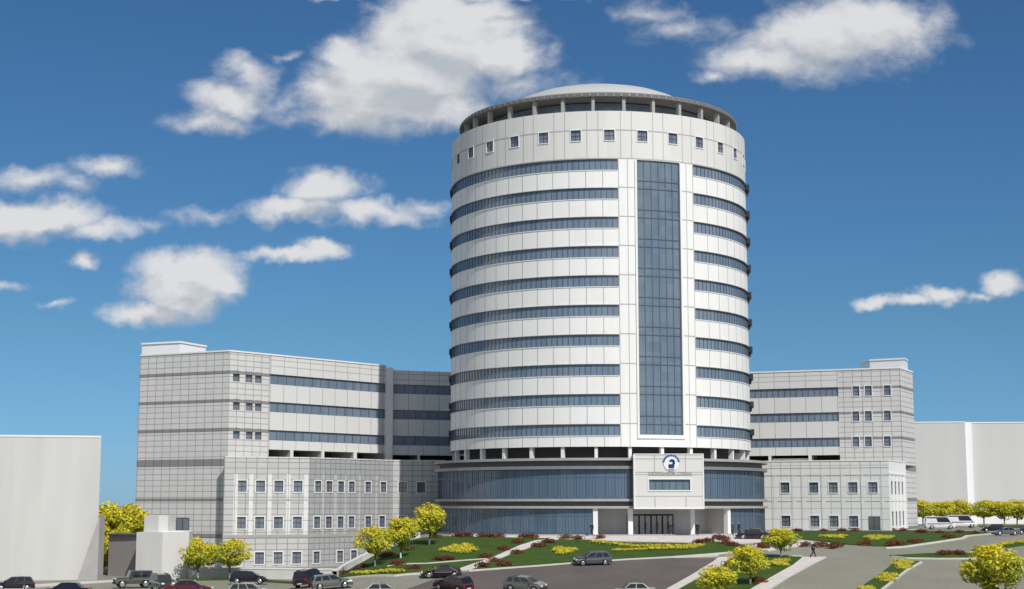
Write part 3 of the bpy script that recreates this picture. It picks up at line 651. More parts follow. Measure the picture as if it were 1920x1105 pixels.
for z0, z1 in ((27.6, 28.0), (23.5, 23.9), (19.35, 19.75), (14.4, 15.35), (9.4, 9.75), (4.2, 4.75)):
    ct = MB(); ct.mbox(f1, 0, f1.len+.02, z0, z1, -.05, .1, M['stone_band'], 6)
    if z0 > 16: ct.mbox(f2, -.02, us, z0, z1, -.05, .1, M['stone_band'], 6)
    ct.build('string_course', lwing)
for (a, b, c, d, e) in sw: window(lwing, f2, a, b, c, d, .2, 1, 2)
for o in bop: window(lwing, f2, o[0], o[1], o[2], o[3], .25, cols=14, gmat='glass', name='window_band')
for o in bop3: window(lwing, f3, o[0], o[1], o[2], o[3], .25, cols=8, gmat='glass', name='window_band')
# grey door-like window high on the end wall
u = u_of(f1, 343, 6); window(lwing, f1, u-1.15, u+1.15, 5.0, 7.0, -.02, 2, 1, name='window')
# lower block
B0, B1, B2, B3 = xy(419, 219.8, 10), xy(580, 223.6, 10), xy(735, 237.5, 10), xy(834, 239, 10)
gA, gB, gC = line_map(B0, B1), line_map(B1, B2), line_map(B2, B3)
wrow = [(10.65, 12.25), (5.5, 7.15), (.55, 2.2)]
def wall_with(mb, parent, mp, pxs, mat, w, zt=ZL):
    ops = []
    for r, ps in enumerate(pxs):
        for px in ps:
            u = u_of(mp, px, wrow[r][0]); ops.append((u-w/2, u+w/2, wrow[r][0], wrow[r][1], .25))
    facade(mb, mp, 0, mp.len, -.2, zt, ops, mat)
    return ops
lb = MB()
oa = wall_with(lb, lwing, gA, [(453.5, 488, 522.5, 558.5), (452, 486.5, 521.5, 557), (486, 521, 556)], M['stone_low'], 1.28)
ob = wall_with(lb, lwing, gB, [(596, 617, 639, 659, 690, 718.5), (594, 616, 638, 658.5, 690, 716), (593, 637, 663)], M['stone_facet'], 1.25)
oc = wall_with(lb, lwing, gC, [(755, 789.5), (755, 789.5), ()], M['stone_low'], 1.3)
lb.face([(B0[0], B0[1], -.2), (B0[0]+.6, B0[1]+4, -.2), (B0[0]+.6, B0[1]+4, ZL), (B0[0], B0[1], ZL)], M['stone'])
lb.face([(B3[0], B3[1], -.2), (B3[0]+1, B3[1]+14, -.2), (B3[0]+1, B3[1]+14, ZL), (B3[0], B3[1], ZL)], M['stone'])
for q in (gA, gB, gC):
    lb.mbox(q, 0, q.len, ZL-.02, ZL+.14, -.08, .5, M['stone_pale'], 6)
    lb.mbox(q, 0, q.len, 9.42, 9.6, -.03, .1, M['joint'], 6)
    lb.mbox(q, 0, q.len, 4.2, 4.62, -.06, .1, M['concrete'], 6)
    lb.mbox(q, 0, q.len, -.2, .14, -.1, .1, M['concrete'], 6)
# white pilasters between the windows of the front facet
for px in (435+6, 470, 505, 540, 573):
    u = u_of(gA, px, 8); lb.mbox(gA, u-.3, u+.3, 4.62, 13.2, -.03, .1, M['stone_pale'])
for px in (606, 628, 648, 674, 704): u = u_of(gB, px, 8); lb.mbox(gB, u-.3, u+.3, 4.62, 13.2, -.04, .1, M['stone_low'])
lb.build('lower_wall', lwing)
slab_roof('terrace_roof', lwing, [B0, B1, B2, B3, (B3[0]+1, B3[1]+14), N0, C0, (B0[0]+.6, B0[1]+4)], ZL-.35, M['concrete'])
for ops, q in ((oa, gA), (ob, gB), (oc, gC)):
    for o in ops: window(lwing, q, o[0], o[1], o[2], o[3], .2, 2, 2, surround=.13)
d1 = Vector((C0[0]-L0[0], C0[1]-L0[1])).normalized(); n1 = Vector((-d1.y, d1.x))
pA, pB, pC = xy(266, 232.4, 32), xy(337, 229.5, 32), xy(386, 236, 32)
penthouse(lwing, [pA, pB, pC, (pC[0]-3, pC[1]+5), (pA[0]+1, pA[1]+7)], ZR-.6, 33.0)

# right wing
rwing = empty('hospital_wing', (45, 252, 4.8), 'stone-clad wing right of the round tower with white corner bay of narrow windows', 'building', 'low wings flanking the tower')
Q0, Q1 = xy(1395, 260.2, 20), xy(1688, 250.3, 28)
Q2 = xy(1712, 258.5, 28)
r1, r2 = line_map(Q0, Q1), line_map(Q1, Q2)
ur = u_of(r1, 1574, 20); mb = MB()
bopr = [(0.05, ur, a, b, .3) for a, b in FB]
gr = [(.05, u_of(r1, 1441, 16), GAP[0], GAP[1]), (u_of(r1, 1446, 16), u_of(r1, 1516, 16), GAP[0], GAP[1]), (u_of(r1, 1522, 16), ur, GAP[0], GAP[1])]
facade(mb, r1, 0, ur, 0, ZR, bopr+[g+(5,) for g in gr], M['wing_panel'], back=M['shade_concrete'], rmat=M['concrete'])
swr = []
for px in (1605, 1628.5, 1664):
    for a, b in FB: u = u_of(r1, px, a); swr.append((u-.55, u+.55, a-.05, b+.05, .25))
facade(mb, r1, ur, r1.len, 0, ZR, swr, M['stone'])
facade(mb, r2, 0, r2.len, 0, ZR, [], M['stone'])
for z in (29.2, 30.0): mb.mbox(r1, 0, ur, z-.05, z+.05, -.012, .05, J, 5)
mb.mbox(r1, 0, r1.len, ZR-.02, ZR+.2, -.1, .5, M['white_panel'], 5); mb.mbox(r2, 0, r2.len, ZR-.02, ZR+.2, -.1, .5, M['white_panel'], 5)
mb.mbox(r1, u_of(r1, 1447, 16), u_of(r1, 1515, 16), GAP[0], 16.42, .6, 1.0, M['white_panel'])
bk = [(Q2[0]-3, Q2[1]+12), (Q0[0]+2, Q0[1]+20)]
for a, b in ((Q2, bk[0]), (bk[0], bk[1]), (bk[1], Q0)):
    q = line_map(a, b); mb.face([q(0, 0, 0), q(q.len, 0, 0), q(q.len, ZR, 0), q(0, ZR, 0)], M['stone'], [(0, 0), (q.len, 0), (q.len, ZR), (0, ZR)])
mb.build('wall', rwing)
slab_roof('roof', rwing, [Q0, Q1, Q2]+bk, ZR-.5, M['concrete'])
for z0, z1 in ((27.6, 28.0), (23.5, 23.9), (19.35, 19.75)):
    ct = MB(); ct.mbox(r2, -.02, r2.len, z0, z1, -.05, .1, M['stone_band'], 6); ct.build('string_course', rwing)
    cuts = sorted([ur]+[x for o in swr if abs(o[3]-z1-.05) < .3 for x in (o[0], o[1])]+[r1.len])
    for i in range(0, len(cuts), 2): ct = MB(); ct.mbox(r1, cuts[i], cuts[i+1], z0+.05, z1-.05, -.04, .1, M['stone_band'], 6); ct.build('string_course', rwing)
for z0, z1 in ((14.3, 15.2), (9.4, 9.9), (5.0, 5.4)): ct = MB(); ct.mbox(r2, 2.4, r2.len, z0, z1, -.05, .1, M['stone_band'], 6); ct.build('string_course', rwing)
for o in swr: window(rwing, r1, o[0], o[1], o[2], o[3], .2, 1, 2, surround=.12)
for o in bopr: window(rwing, r1, o[0], o[1], o[2], o[3], .25, cols=16, gmat='glass', name='window_band')
S0, S1, S2 = xy(1428, 243, 10), xy(1668, 236.2, 10), xy(1700, 248.5, 10)
s1, s2 = line_map(S0, S1), line_map(S1, S2); lb = MB()
od = wall_with(lb, rwing, s1, [(1472, 1526, 1562.5, 1599.5, 1637), (1474, 1528, 1564, 1601), ()], M['stone_pale'], 1.38)
wrow2 = [(10.4, 12.4), (5.6, 7.8)]; oe = []
for r in range(2):
    for k in range(4): u = 1.5+k*2.75; oe.append((u, u+1.5, wrow2[r][0], wrow2[r][1], .25))
facade(lb, s2, 0, s2.len, 0, ZL, oe, M['white_panel'])
for u in (.1, 3.2, 5.95, 8.7, 11.6): lb.mbox(s2, u, u+.55, 4.6, 13.4, -.12, .1, M['white'])
lb.mbox(s2, 0, s2.len, 13.4, 13.7, -.12, .1, M['white'], 6)
for q in (s1, s2):
    lb.mbox(q, 0, q.len, ZL-.02, ZL+.14, -.08, .5, M['white_panel'], 6)
    lb.mbox(q, 0, q.len, 9.3, 9.42, -.03, .1, M['joint'], 6)
    lb.mbox(q, 0, q.len, 4.4, 5.0, -.1, .1, M['concrete'], 6)
lb.mbox(s1, 0, s1.len, 13.3, 13.4, -.03, .1, M['joint'], 6); lb.mbox(s1, 0, s1.len, 14.4, 14.5, -.03, .1, M['joint'], 6)
for px in (1454, 1490, 1508, 1545, 1581, 1618, 1655): u = u_of(s1, px, 8); lb.mbox(s1, u-.28, u+.28, 5.0, 13.3, -.04, .1, M['stone_pale'])
lb.face([(S0[0], S0[1], 0), (S0[0]-1, S0[1]+14, 0), (S0[0]-1, S0[1]+14, ZL), (S0[0], S0[1], ZL)], M['stone_pale'])
lb.build('lower_wall', rwing)
slab_roof('terrace_roof', rwing, [S0, S1, S2, (Q2[0], Q2[1]), Q1, Q0, (S0[0]-1, S0[1]+14)], ZL-.35, M['concrete'])
for o in od: window(rwing, s1, o[0], o[1], o[2], o[3], .2, 2, 2, surround=.13)
for o in oe: window(rwing, s2, o[0], o[1], o[2], o[3], .2, 1, 3)
u = u_of(s1, 1640, 6); window(rwing, s1, u-.85, u+.85, 5.0, 7.1, -.02, 2, 1, gmat='glass_door', name='door')
t0, t1, t2 = xy(1631, 256.5, 32), xy(1696, 253.3, 32), xy(1702, 257.2, 32)
penthouse(rwing, [t0, t1, t2, (t2[0]-2.5, t2[1]+5), (t0[0], t0[1]+7)], ZR-.6, 32.75)

# ------------------------------------------------------------------ other buildings and walls
def prism(mb, pts, z0, z1, mat, top=None):
    for a, b in zip(pts, pts[1:]+pts[:1]):
        q = line_map(a, b) if (Vector(a)-Vector(b)).length > .01 else None
        mb.face([(a[0], a[1], z0), (b[0], b[1], z0), (b[0], b[1], z1), (a[0], a[1], z1)], mat)
    mb.face([(p[0], p[1], z1) for p in pts], top or mat)
# plain block at the left edge
w0, w1, w2 = xy(-40, 184.5, 8), xy(22, 185, 8), xy(185, 187.5, 8)
wl = empty('plain_block', (w1[0], w1[1], 0), 'blank pale grey building without windows at the left edge, beside the yellow trees', 'building')
mb = MB(); prism(mb, [w0, w1, w2, (w2[0]-4, w2[1]+10), (w0[0]-4, w0[1]+10)], -.2, 17.0, M['render_grey']); mb.build('wall', wl)
mb = MB()
for a, b in ((w0, w1), (w1, w2)): q = line_map(a, b); mb.mbox(q, 0, q.len, 16.9, 17.12, -.06, .4, M['white'])
mb.build('parapet', wl)
mb = MB()                                                  # slanting shadow on its right corner, shaped as a darker wedge
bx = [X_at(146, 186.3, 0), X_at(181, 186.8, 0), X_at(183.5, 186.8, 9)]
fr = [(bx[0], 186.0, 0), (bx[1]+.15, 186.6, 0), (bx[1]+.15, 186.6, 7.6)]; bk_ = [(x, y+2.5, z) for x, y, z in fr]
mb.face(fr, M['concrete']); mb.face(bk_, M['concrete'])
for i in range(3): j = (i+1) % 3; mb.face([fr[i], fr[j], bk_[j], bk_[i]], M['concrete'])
mb.build('shadow_wedge', wl)
# two plain blocks behind the right wing
e0, e1, e2, e3 = xy(1690, 328, 15), xy(1813, 326, 15), xy(1822, 329, 15), xy(2010, 327, 15)
for nm, lab, pa, pb in (('plain_block', 'blank pale grey building behind the tree row, next to the stone wing', e0, e1), ('plain_block', 'blank pale grey building at the right edge, behind the row of yellow trees', e2, e3)):
    b_ = empty(nm, (pa[0], pa[1], 4.8), lab, 'building'); mb = MB()
    prism(mb, [pa, pb, (pb[0], pb[1]+14), (pa[0], pa[1]+14)], 4.0, 26.0, M['render_far']); mb.build('wall', b_)
    mb = MB(); q = line_map(pa, pb); mb.mbox(q, 0, q.len, 25.9, 26.15, -.08, .5, M['white']); mb.build('parapet', b_)
    mb = MB(); mb.mbox(q, 0, q.len, 4.5, 6.9, -.35, .1, M['white']); mb.build('plinth', b_)
mb = MB(); mb.box(e1[0]+.1, e2[0]-.1, 327.4, 329, 4.0, 26.1, M['white_gloss']); tag(mb.build('corner_strip'), 'narrow white upright strip between the two blank buildings on the right', 'pilaster')
# annex, shed and low wall beside the road on the left
a0, a1, a2 = xy(255, 191.5, 3), xy(304, 190.2, 3), xy(354, 192.5, 3)
an = empty('annex', (a1[0], a1[1], 0), 'small windowless white annex with a stepped tower, beside the low road wall', 'building')
mb = MB(); prism(mb, [a0, a1, a2, (a2[0]-1, a2[1]+7), (a0[0]+1, a0[1]+7)], -.2, 5.55, M['annex']); mb.build('wall', an)
k0, k1, k2 = xy(270, 193.2, 6), xy(297, 192.4, 6), xy(315, 193.4, 6)
mb = MB(); prism(mb, [k0, k1, k2, (k2[0], k2[1]+4), (k0[0], k0[1]+4)], 5.5, 7.55, M['annex']); mb.build('roof_tower', an)
mb = MB(); mb.box(a0[0]+1.5, a2[0]-.8, a1[1]+2.6, a1[1]+8.2, 5.4, 5.62, M['white']); mb.build('roof', an)
sh = empty('shed', (X_at(228, 197, 2), 197, 0), 'dark brown-grey flat-roofed shed between the yellow trees and white annex', 'shed')
s0, s1_ = xy(203, 198, 2), xy(258, 194.5, 2)
mb = MB(); prism(mb, [s0, s1_, (s1_[0]+1, s1_[1]+5), (s0[0]+.5, s0[1]+6)], -.2, 5.2, M['shed']); mb.build('wall', sh)
mb = MB(); mb.face([(s0[0]-.2, s0[1]-.3, 5.24), (s1_[0]-.05, s1_[1]-.3, 5.24), (s1_[0]+.8, s1_[1]+5, 5.24), (s0[0], s0[1]+6, 5.24)], M['mullion'])
q = line_map((s0[0]-.2, s0[1]-.3), (s1_[0]-.05, s1_[1]-.3)); mb.mbox(q, 0, q.len, 5.08, 5.23, 0, .3, M['mullion']); mb.build('roof', sh)
v0, v1 = xy(354, 192.2, 1), xy(640, 187, 1)
lwl = empty('road_wall', (v0[0], v0[1], 0), 'long low pinkish-white wall along the road below the stone wing', 'wall')
q = line_map(v0, v1); mb = MB(); mb.mbox(q, 0, q.len, -.3, 1.15, 0, .35, M['annex']); mb.build('wall', lwl)
mb = MB(); mb.mbox(q, 0, q.len, 1.152, 1.3, -.06, .41, M['white']); mb.build('coping', lwl)
# sloping retaining wall of the lawn
rp = [G(*p) for p in ((631, 1084), (652, 1069), (680, 1054), (705, 1041), (742, 1023), (788, 1009.5))]
rw = empty('retaining_wall', tuple(rp[0]), 'sloping grey retaining wall along the upper left edge of the lawn, below the three trees', 'wall')
mb = MB()
for a, b in zip(rp, rp[1:]):
    n = 6; q = line_map(a.xy, b.xy)
    for i in range(n):
        u0, u1 = q.len*i/n, q.len*(i+1)/n; A_, B_ = q(u0, 0, 0), q(u1, 0, 0); zt0, zt1 = hf(A_[0], A_[1])+.75, hf(B_[0], B_[1])+.75
        f = lambda u, z, d: Vector(q(u, z, d))
        mb.face([f(u0, -.3, 0), f(u1, -.3, 0), f(u1, zt1, 0), f(u0, zt0, 0)], M['annex']); mb.face([f(u0, zt0, 0), f(u1, zt1, 0), f(u1, zt1, .5), f(u0, zt0, .5)], M['annex'])
        mb.face([f(u0, -.3, .5), f(u1, -.3, .5), f(u1, zt1, .5), f(u0, zt0, .5)], M['annex'])
mb.build('wall', rw, weld=True)

# ------------------------------------------------------------------ vegetation
def leaf_mat(name, c, tr=.35):
    m, N, L, b = new_mat(name); b.inputs['Roughness'].default_value = .55; b.inputs['Specular IOR Level'].default_value = .25
    tc = N.new('ShaderNodeTexCoord'); n = N.new('ShaderNodeTexNoise'); n.inputs['Scale'].default_value = 2.2; n.inputs['Detail'].default_value = 3; L.new(tc.outputs['Object'], n.inputs['Vector'])
    mx = N.new('ShaderNodeMix'); mx.data_type = 'RGBA'; L.new(n.outputs['Fac'], mx.inputs[0])
    mx.inputs[6].default_value = tuple(x*.6 for x in c)+(1,); mx.inputs[7].default_value = tuple(min(1, x*1.35) for x in c)+(1,); L.new(mx.outputs[2], b.inputs['Base Color'])
    t = N.new('ShaderNodeBsdfTranslucent'); L.new(mx.outputs[2], t.inputs['Color'])
    ms = N.new('ShaderNodeMixShader'); ms.inputs[0].default_value = tr; L.new(b.outputs[0], ms.inputs[1]); L.new(t.outputs[0], ms.inputs[2])
    L.new(ms.outputs[0], N['Material Output'].inputs['Surface']); return m
LY = [leaf_mat('gold_blossom', (.80, .60, .035)), leaf_mat('yellow_blossom', (.80, .69, .055)), leaf_mat('lime_leaf', (.56, .56, .06)), leaf_mat('olive_leaf', (.21, .25, .035))]
LR = [leaf_mat('rust_leaf', (.21, .062, .036)), leaf_mat('maroon_leaf', (.12, .032, .024)), leaf_mat('russet_leaf', (.25, .10, .045))]
LF = [leaf_mat('flower_gold', (.88, .62, .04)), leaf_mat('flower_yellow', (.85, .72, .10)), leaf_mat('flower_leaf', (.20, .30, .04))]
BARK = plain('bark', (.12, .10, .085), .9, vary=.3, scale=6)
LIME = plain('limewash', (.75, .76, .70), .8, vary=.1, scale=4)
def leaves(mb, rnd, c, rad, n, size, pick, up=.3):
    for _ in range(n):
        while True:
            d = Vector((rnd.uniform(-1, 1), rnd.uniform(-1, 1), rnd.uniform(-1, 1)))
            if .05 < d.length < 1: break
        d = d.normalized()*(d.length**.55)
        p = c+Vector((d.x*rad[0], d.y*rad[1], d.z*rad[2]))
        nrm = (d+Vector((rnd.gauss(0, .6), rnd.gauss(0, .6), rnd.gauss(up, .6)))).normalized()
        a = nrm.orthogonal().normalized(); b = nrm.cross(a); th = rnd.uniform(0, 6.28)
        a, b = a*math.cos(th)+b*math.sin(th), b*math.cos(th)-a*math.sin(th)
        s = size*rnd.uniform(.6, 1.35)
        mb.face([p-a*s*.5, p+b*s*.33, p+a*s*.5+nrm*s*.12, p-b*s*.33], pick(p, d))
def tree_proto(seed, w=5.0, h=5.0, crown=4.0, nc=44, per=72):
    """small blossoming tree: limewashed trunk, forking limbs, crown of leaf clumps"""
    rnd = random.Random(seed); root = empty('yellow_tree', (0, 0, 0), 'x', 'tree')
    tb = MB(); zc = h-crown*.5
    tb.tube((0, 0, -.3), (.02, 0, .75), .11, .10, LIME); tb.tube((.02, 0, .75), (.05, .03, h-crown+.5), .10, .075, BARK)
    clumps = []
    for i in range(nc):
        while True:
            d = Vector((rnd.uniform(-1, 1), rnd.uniform(-1, 1), rnd.uniform(-1, 1)))
            if .45 < d.length < 1: break
        fl = .80+.2*math.sin(3*math.atan2(d.y, d.x)+seed)
        clumps.append((Vector((d.x*w*.43*fl, d.y*w*.43*fl, zc+d.z*crown*.40)), rnd.uniform(.42, .85)*w/4.6))
    for i in range(7):
        c = clumps[i*4][0]; m = Vector((c.x*.35, c.y*.35, (h-crown+.4+c.z)/2))
        tb.tube((.05, .03, h-crown+.2), m, .06, .045, BARK, 6, False); tb.tube(m, c, .045, .015, BARK, 5, False)
    cb = MB()
    for c, r in clumps:
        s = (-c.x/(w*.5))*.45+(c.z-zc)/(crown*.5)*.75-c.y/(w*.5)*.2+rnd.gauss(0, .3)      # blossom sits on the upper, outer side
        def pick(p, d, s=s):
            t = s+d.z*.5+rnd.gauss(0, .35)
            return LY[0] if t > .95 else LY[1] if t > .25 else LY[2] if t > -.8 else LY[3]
        leaves(cb, rnd, c, (r, r, r*.72), int(per*(.6+r)), .27, pick)
    tb.build('trunk', root, local=False); cb.build('crown', root, local=False)
    return root
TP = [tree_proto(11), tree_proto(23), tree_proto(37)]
used = [False]*len(TP)
def put_tree(k, loc, height, label, group=None, wide=1.0, rz=0):
    o = TP[k] if not used[k] else dup(TP[k]); used[k] = True
    s = height/5.0; o.location = loc; o.scale = (s*wide, s*wide, s); o.rotation_euler = (0, 0, rz); o['label'] = label
    if group: o['group'] = group
    return o
def tree_at(k, px, pyb, pyt, label, Y=None, wide=1.0, rz=0, group=None):
    g = G(px, pyb) if Y is None else Vector((X_at(px, Y, 3), Y, 0)); z = hf(g.x, g.y); g = Vector((g.x, g.y, z))
    top = EYE+g.y*ratio(pyt); return put_tree(k, g, top-z, label, group, wide, rz)
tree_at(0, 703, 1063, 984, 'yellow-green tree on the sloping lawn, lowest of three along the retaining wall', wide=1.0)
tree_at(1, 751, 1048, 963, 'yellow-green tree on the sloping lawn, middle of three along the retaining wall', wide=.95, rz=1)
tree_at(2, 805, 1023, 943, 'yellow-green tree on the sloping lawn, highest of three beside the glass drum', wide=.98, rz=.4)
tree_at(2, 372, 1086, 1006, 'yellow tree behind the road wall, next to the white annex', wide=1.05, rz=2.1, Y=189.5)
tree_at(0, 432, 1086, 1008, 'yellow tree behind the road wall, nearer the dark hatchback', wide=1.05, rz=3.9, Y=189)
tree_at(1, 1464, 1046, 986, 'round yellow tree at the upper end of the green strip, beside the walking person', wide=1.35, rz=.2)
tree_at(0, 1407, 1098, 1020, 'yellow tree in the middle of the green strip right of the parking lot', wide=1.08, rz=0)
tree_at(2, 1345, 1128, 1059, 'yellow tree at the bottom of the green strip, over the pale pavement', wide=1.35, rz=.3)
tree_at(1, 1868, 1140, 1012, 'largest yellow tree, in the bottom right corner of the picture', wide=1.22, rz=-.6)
for i, px in enumerate((1731, 1768, 1804, 1846, 1884, 1908, 1945)):
    tree_at(i % 3, px, 985, 936, 'small yellow tree in the row before the blank buildings on the right', Y=305, wide=1.4, rz=i*1.3, group='row of small yellow trees')
TB = [tree_proto(51, 5.2, 6.2, 5.4, 44, 75), tree_proto(64, 4.6, 6.0, 5.6, 44, 75)]
TP += TB; used += [False, False]
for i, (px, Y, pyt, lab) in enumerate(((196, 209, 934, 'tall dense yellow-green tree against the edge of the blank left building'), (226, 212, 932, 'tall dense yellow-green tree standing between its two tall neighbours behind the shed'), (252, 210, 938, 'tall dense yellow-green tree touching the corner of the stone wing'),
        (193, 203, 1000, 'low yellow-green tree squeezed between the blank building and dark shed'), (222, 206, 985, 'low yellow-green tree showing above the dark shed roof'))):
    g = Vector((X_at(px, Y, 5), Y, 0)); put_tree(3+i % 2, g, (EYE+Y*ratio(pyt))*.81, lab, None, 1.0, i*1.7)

def bush_proto(name, cat, seed, mats, rx, ry, h, nc, per, size, w):
    rnd = random.Random(seed); mb = MB()
    for i in range(nc):
        a = rnd.uniform(0, 6.28); q = math.sqrt(rnd.random())*.8
        c = Vector((math.cos(a)*rx*q, math.sin(a)*ry*q, h*(.25+.38*(1-q)*rnd.random()))); r = rnd.uniform(.24, .42)*h/.8
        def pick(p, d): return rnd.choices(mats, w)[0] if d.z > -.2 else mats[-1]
        leaves(mb, rnd, c, (r*1.25, r*1.25, r), per, size, pick, .5)
    o = mb.build(name); tag(o, 'x', cat); return o
RB = [bush_proto('red_shrub', 'shrub', s, LR, .95, .75, .85, 11, 42, .2, (3, 2, 1.6)) for s in (1, 2)]
YB = [bush_proto('yellow_shrub', 'flower shrub', s, LF, .85, .7, .75, 10, 42, .2, (3, 4, .8)) for s in (5, 6)]
bu = {}
rb = random.Random(9)
def bush(pro, px, pyb, label, group, s=1.0, sx=1.0):
    k = rb.randrange(2); o = pro[k]
    if id(o) in bu or o['label'] != 'x': o = o.copy(); col.objects.link(o)
    g = G(px, pyb); o.location = (g.x, g.y, hf(g.x, g.y)+.08); v = s*rb.uniform(.88, 1.12); o.scale = (v*sx, v, v*rb.uniform(.9, 1.1)); o.rotation_euler = (0, 0, rb.uniform(-.35, .35)+(math.pi if rb.random() < .5 else 0))
    o['label'] = label; o['group'] = group; return o
RL = [
 ('dark red shrub along the top edge of the lawn by the glass drum', 'red shrubs along the glass drum', [(858, 1008), (875, 1008), (905, 1008), (918, 1009), (935, 1009), (982, 1009), (998, 1010), (1062, 1011), (1084, 1013), (1125, 1011)]),
 ('dark red shrub beside the garden path between the two lawns', 'red shrubs along the garden path', [(972, 1020), (945, 1033), (911, 1047), (926, 1055), (903, 1065), (1011, 1027), (1027, 1020), (970, 1040), (945, 1063)]),
 ('dark red shrub on the left lawn under the three yellow trees', 'red shrubs under the three trees', [(645, 1078), (682, 1067), (722, 1047), (731, 1044), (747, 1061), (766, 1033), (778, 1069), (818, 1010), (822, 1053), (838, 1052)]),
 ('dark red shrub on the forecourt edge right of the entrance doors', 'red shrubs right of the entrance', [(1348, 1012), (1358, 1014), (1360, 1021), (1374, 1025), (1310, 1020), (1326, 1018), (1428, 1027)]),
 ('dark red shrub in the paved island near the walking person', 'red shrubs on the paved island', [(1510, 1025), (1540, 1026), (1562, 1029), (1568, 1026)]),
 ('dark red shrub lining the foot of the right stone wing', 'red shrubs along the right wing', [(1494, 998), (1545, 998), (1578, 998), (1603, 998), (1660, 997), (1673, 997), (1694, 998), (1726, 1001), (1763, 1002), (1799, 1001)]),
 ('dark red shrub along the kerb of the long right lawn', 'red shrubs along the right kerb', [(1622, 1023), (1672, 1025), (1683, 1023), (1714, 1019), (1722, 1018), (1779, 1010), (1827, 1003)]),
 ('dark red shrub on the narrow traffic island at right', 'red shrubs on the traffic island', [(1768, 1042), (1779, 1041), (1796, 1042)]),
 ('dark red shrub at the foot of the tree on the green strip', 'red shrubs on the green strip', [(1418, 1092), (1427, 1094), (1368, 1062), (1430, 1030)]),
]
for lab, grp, pts in RL:
    for px, py in pts: bush(RB, px, py, lab, grp, .8, 1.15)
def cluster(cx, cy, w, h, n, lab, grp, s=.8):
    for i in range(n):
        a = i*2.4; q = math.sqrt((i+.5)/n); bush(YB, cx+math.cos(a)*q*w/2, cy+math.sin(a)*q*h/2, lab, grp, s, 1.1)
cluster(864, 1033, 52, 15, 12, 'bright yellow flowering shrub in the round clump on the left lawn', 'yellow clump on the left lawn')
for px, py in ((832, 1036), (840, 1034)): bush(YB, px, py, 'bright yellow flowering shrub in the round clump on the left lawn', 'yellow clump on the left lawn', .7)
cluster(1057, 1037, 38, 10, 8, 'bright yellow flowering shrub in the small clump on the middle lawn', 'yellow clump on the middle lawn', .75)
for i in range(11):
    t = i/10; bush(YB, 1116+196*t, 1020+8*min(1, t*2.4)-1.5*max(0, t-.5), 'yellow flowering shrub in the rear row before the entrance', 'rear row of yellow shrubs', .72, 1.25)
for i in range(12):
    t = i/11; bush(YB, 1158+140*t, 1035-4.5*t, 'yellow flowering shrub in the front row before the entrance', 'front row of yellow shrubs', .68, 1.25)
for i in range(8):
    t = i/7; bush(YB, 668+80*t, 1078-5*t+(1.5 if i % 2 else 0), 'yellow flowering shrub in the low row beside the lower kerb', 'yellow row by the lower kerb', .68, 1.2)
cluster(1563, 1010, 42, 5, 6, 'yellow flowering shrub in the left clump on the long right lawn', 'left yellow clump of the right lawn', .75)
cluster(1650, 1012, 56, 6, 8, 'yellow flowering shrub in the right clump on the long right lawn', 'right yellow clump of the right lawn', .75)
cluster(1694, 1063, 34, 16, 8, 'yellow flowering shrub at the upper end of the slanting island', 'upper yellow clump of the slanting island', .72)
cluster(1664, 1087, 34, 14, 8, 'yellow flowering shrub in the middle of the slanting island', 'middle yellow clump of the slanting island', .7)
cluster(1626, 1108, 26, 8, 5, 'yellow flowering shrub at the lower end of the slanting island', 'lower yellow clump of the slanting island', .7)
cluster(1460, 1060, 28, 12, 6, 'yellow flowering shrub on the green strip under the round tree', 'yellow clump under the round tree', .75)
cluster(1400, 1076, 26, 8, 4, 'yellow flowering shrub on the green strip below the middle tree', 'yellow clump below the middle tree', .75)
for i in range(7):
    t = i/6; bush(YB, 1846+74*t, 1031-13*t, 'yellow flowering shrub on the far right verge behind the largest tree', 'yellow row on the right verge', .72, 1.1)
for px, py, lab in ((1118, 1113, 'yellow flowering shrub at the bottom edge, left of the white sedan'), (1146, 1114, 'yellow flowering shrub at the bottom edge, nearest the white sedan'), (1152, 1110, 'yellow flowering shrub at the bottom edge, touching the white sedan')): bush(YB, px, py, lab, None, 1.0) if False else None

# ------------------------------------------------------------------ vehicles
TYRE = plain('tyre_rubber', (.012, .012, .012), .85); RIM = plain('alloy_rim', (.55, .55, .56), .3, .8)
CGLASS = plain('car_glass', (.012, .016, .02), .06, spec=.7, vary=.1); CLEAR = plain('headlight_lens', (.75, .76, .78), .1)
TAIL = plain('tail_light', (.35, .01, .01), .2); PLASTIC = plain('bumper_plastic', (.03, .03, .032), .6); CHROME = plain('number_plate', (.7, .7, .68), .4)
def paint(name, c): return plain(name, c, .28, .25, vary=.03, coat=.8)
PAINTS = {'black': paint('black_paint', (.010, .010, .012)), 'maroon': paint('maroon_paint', (.035, .008, .012)), 'olive': paint('olive_grey_paint', (.085, .09, .075)), 'green': paint('green_grey_paint', (.045, .06, .055)),
    'red': paint('red_paint', (.13, .014, .018)), 'plum': paint('plum_black_paint', (.016, .009, .016)), 'grey': paint('warm_grey_paint', (.13, .135, .12)), 'silver': paint('slate_silver_paint', (.10, .105, .115)), 'pale': paint('pale_paint', (.30, .31, .28)),
    'navy': paint('navy_car_paint', (.012, .018, .06)), 'white': paint('white_van_paint', (.80, .80, .80))}
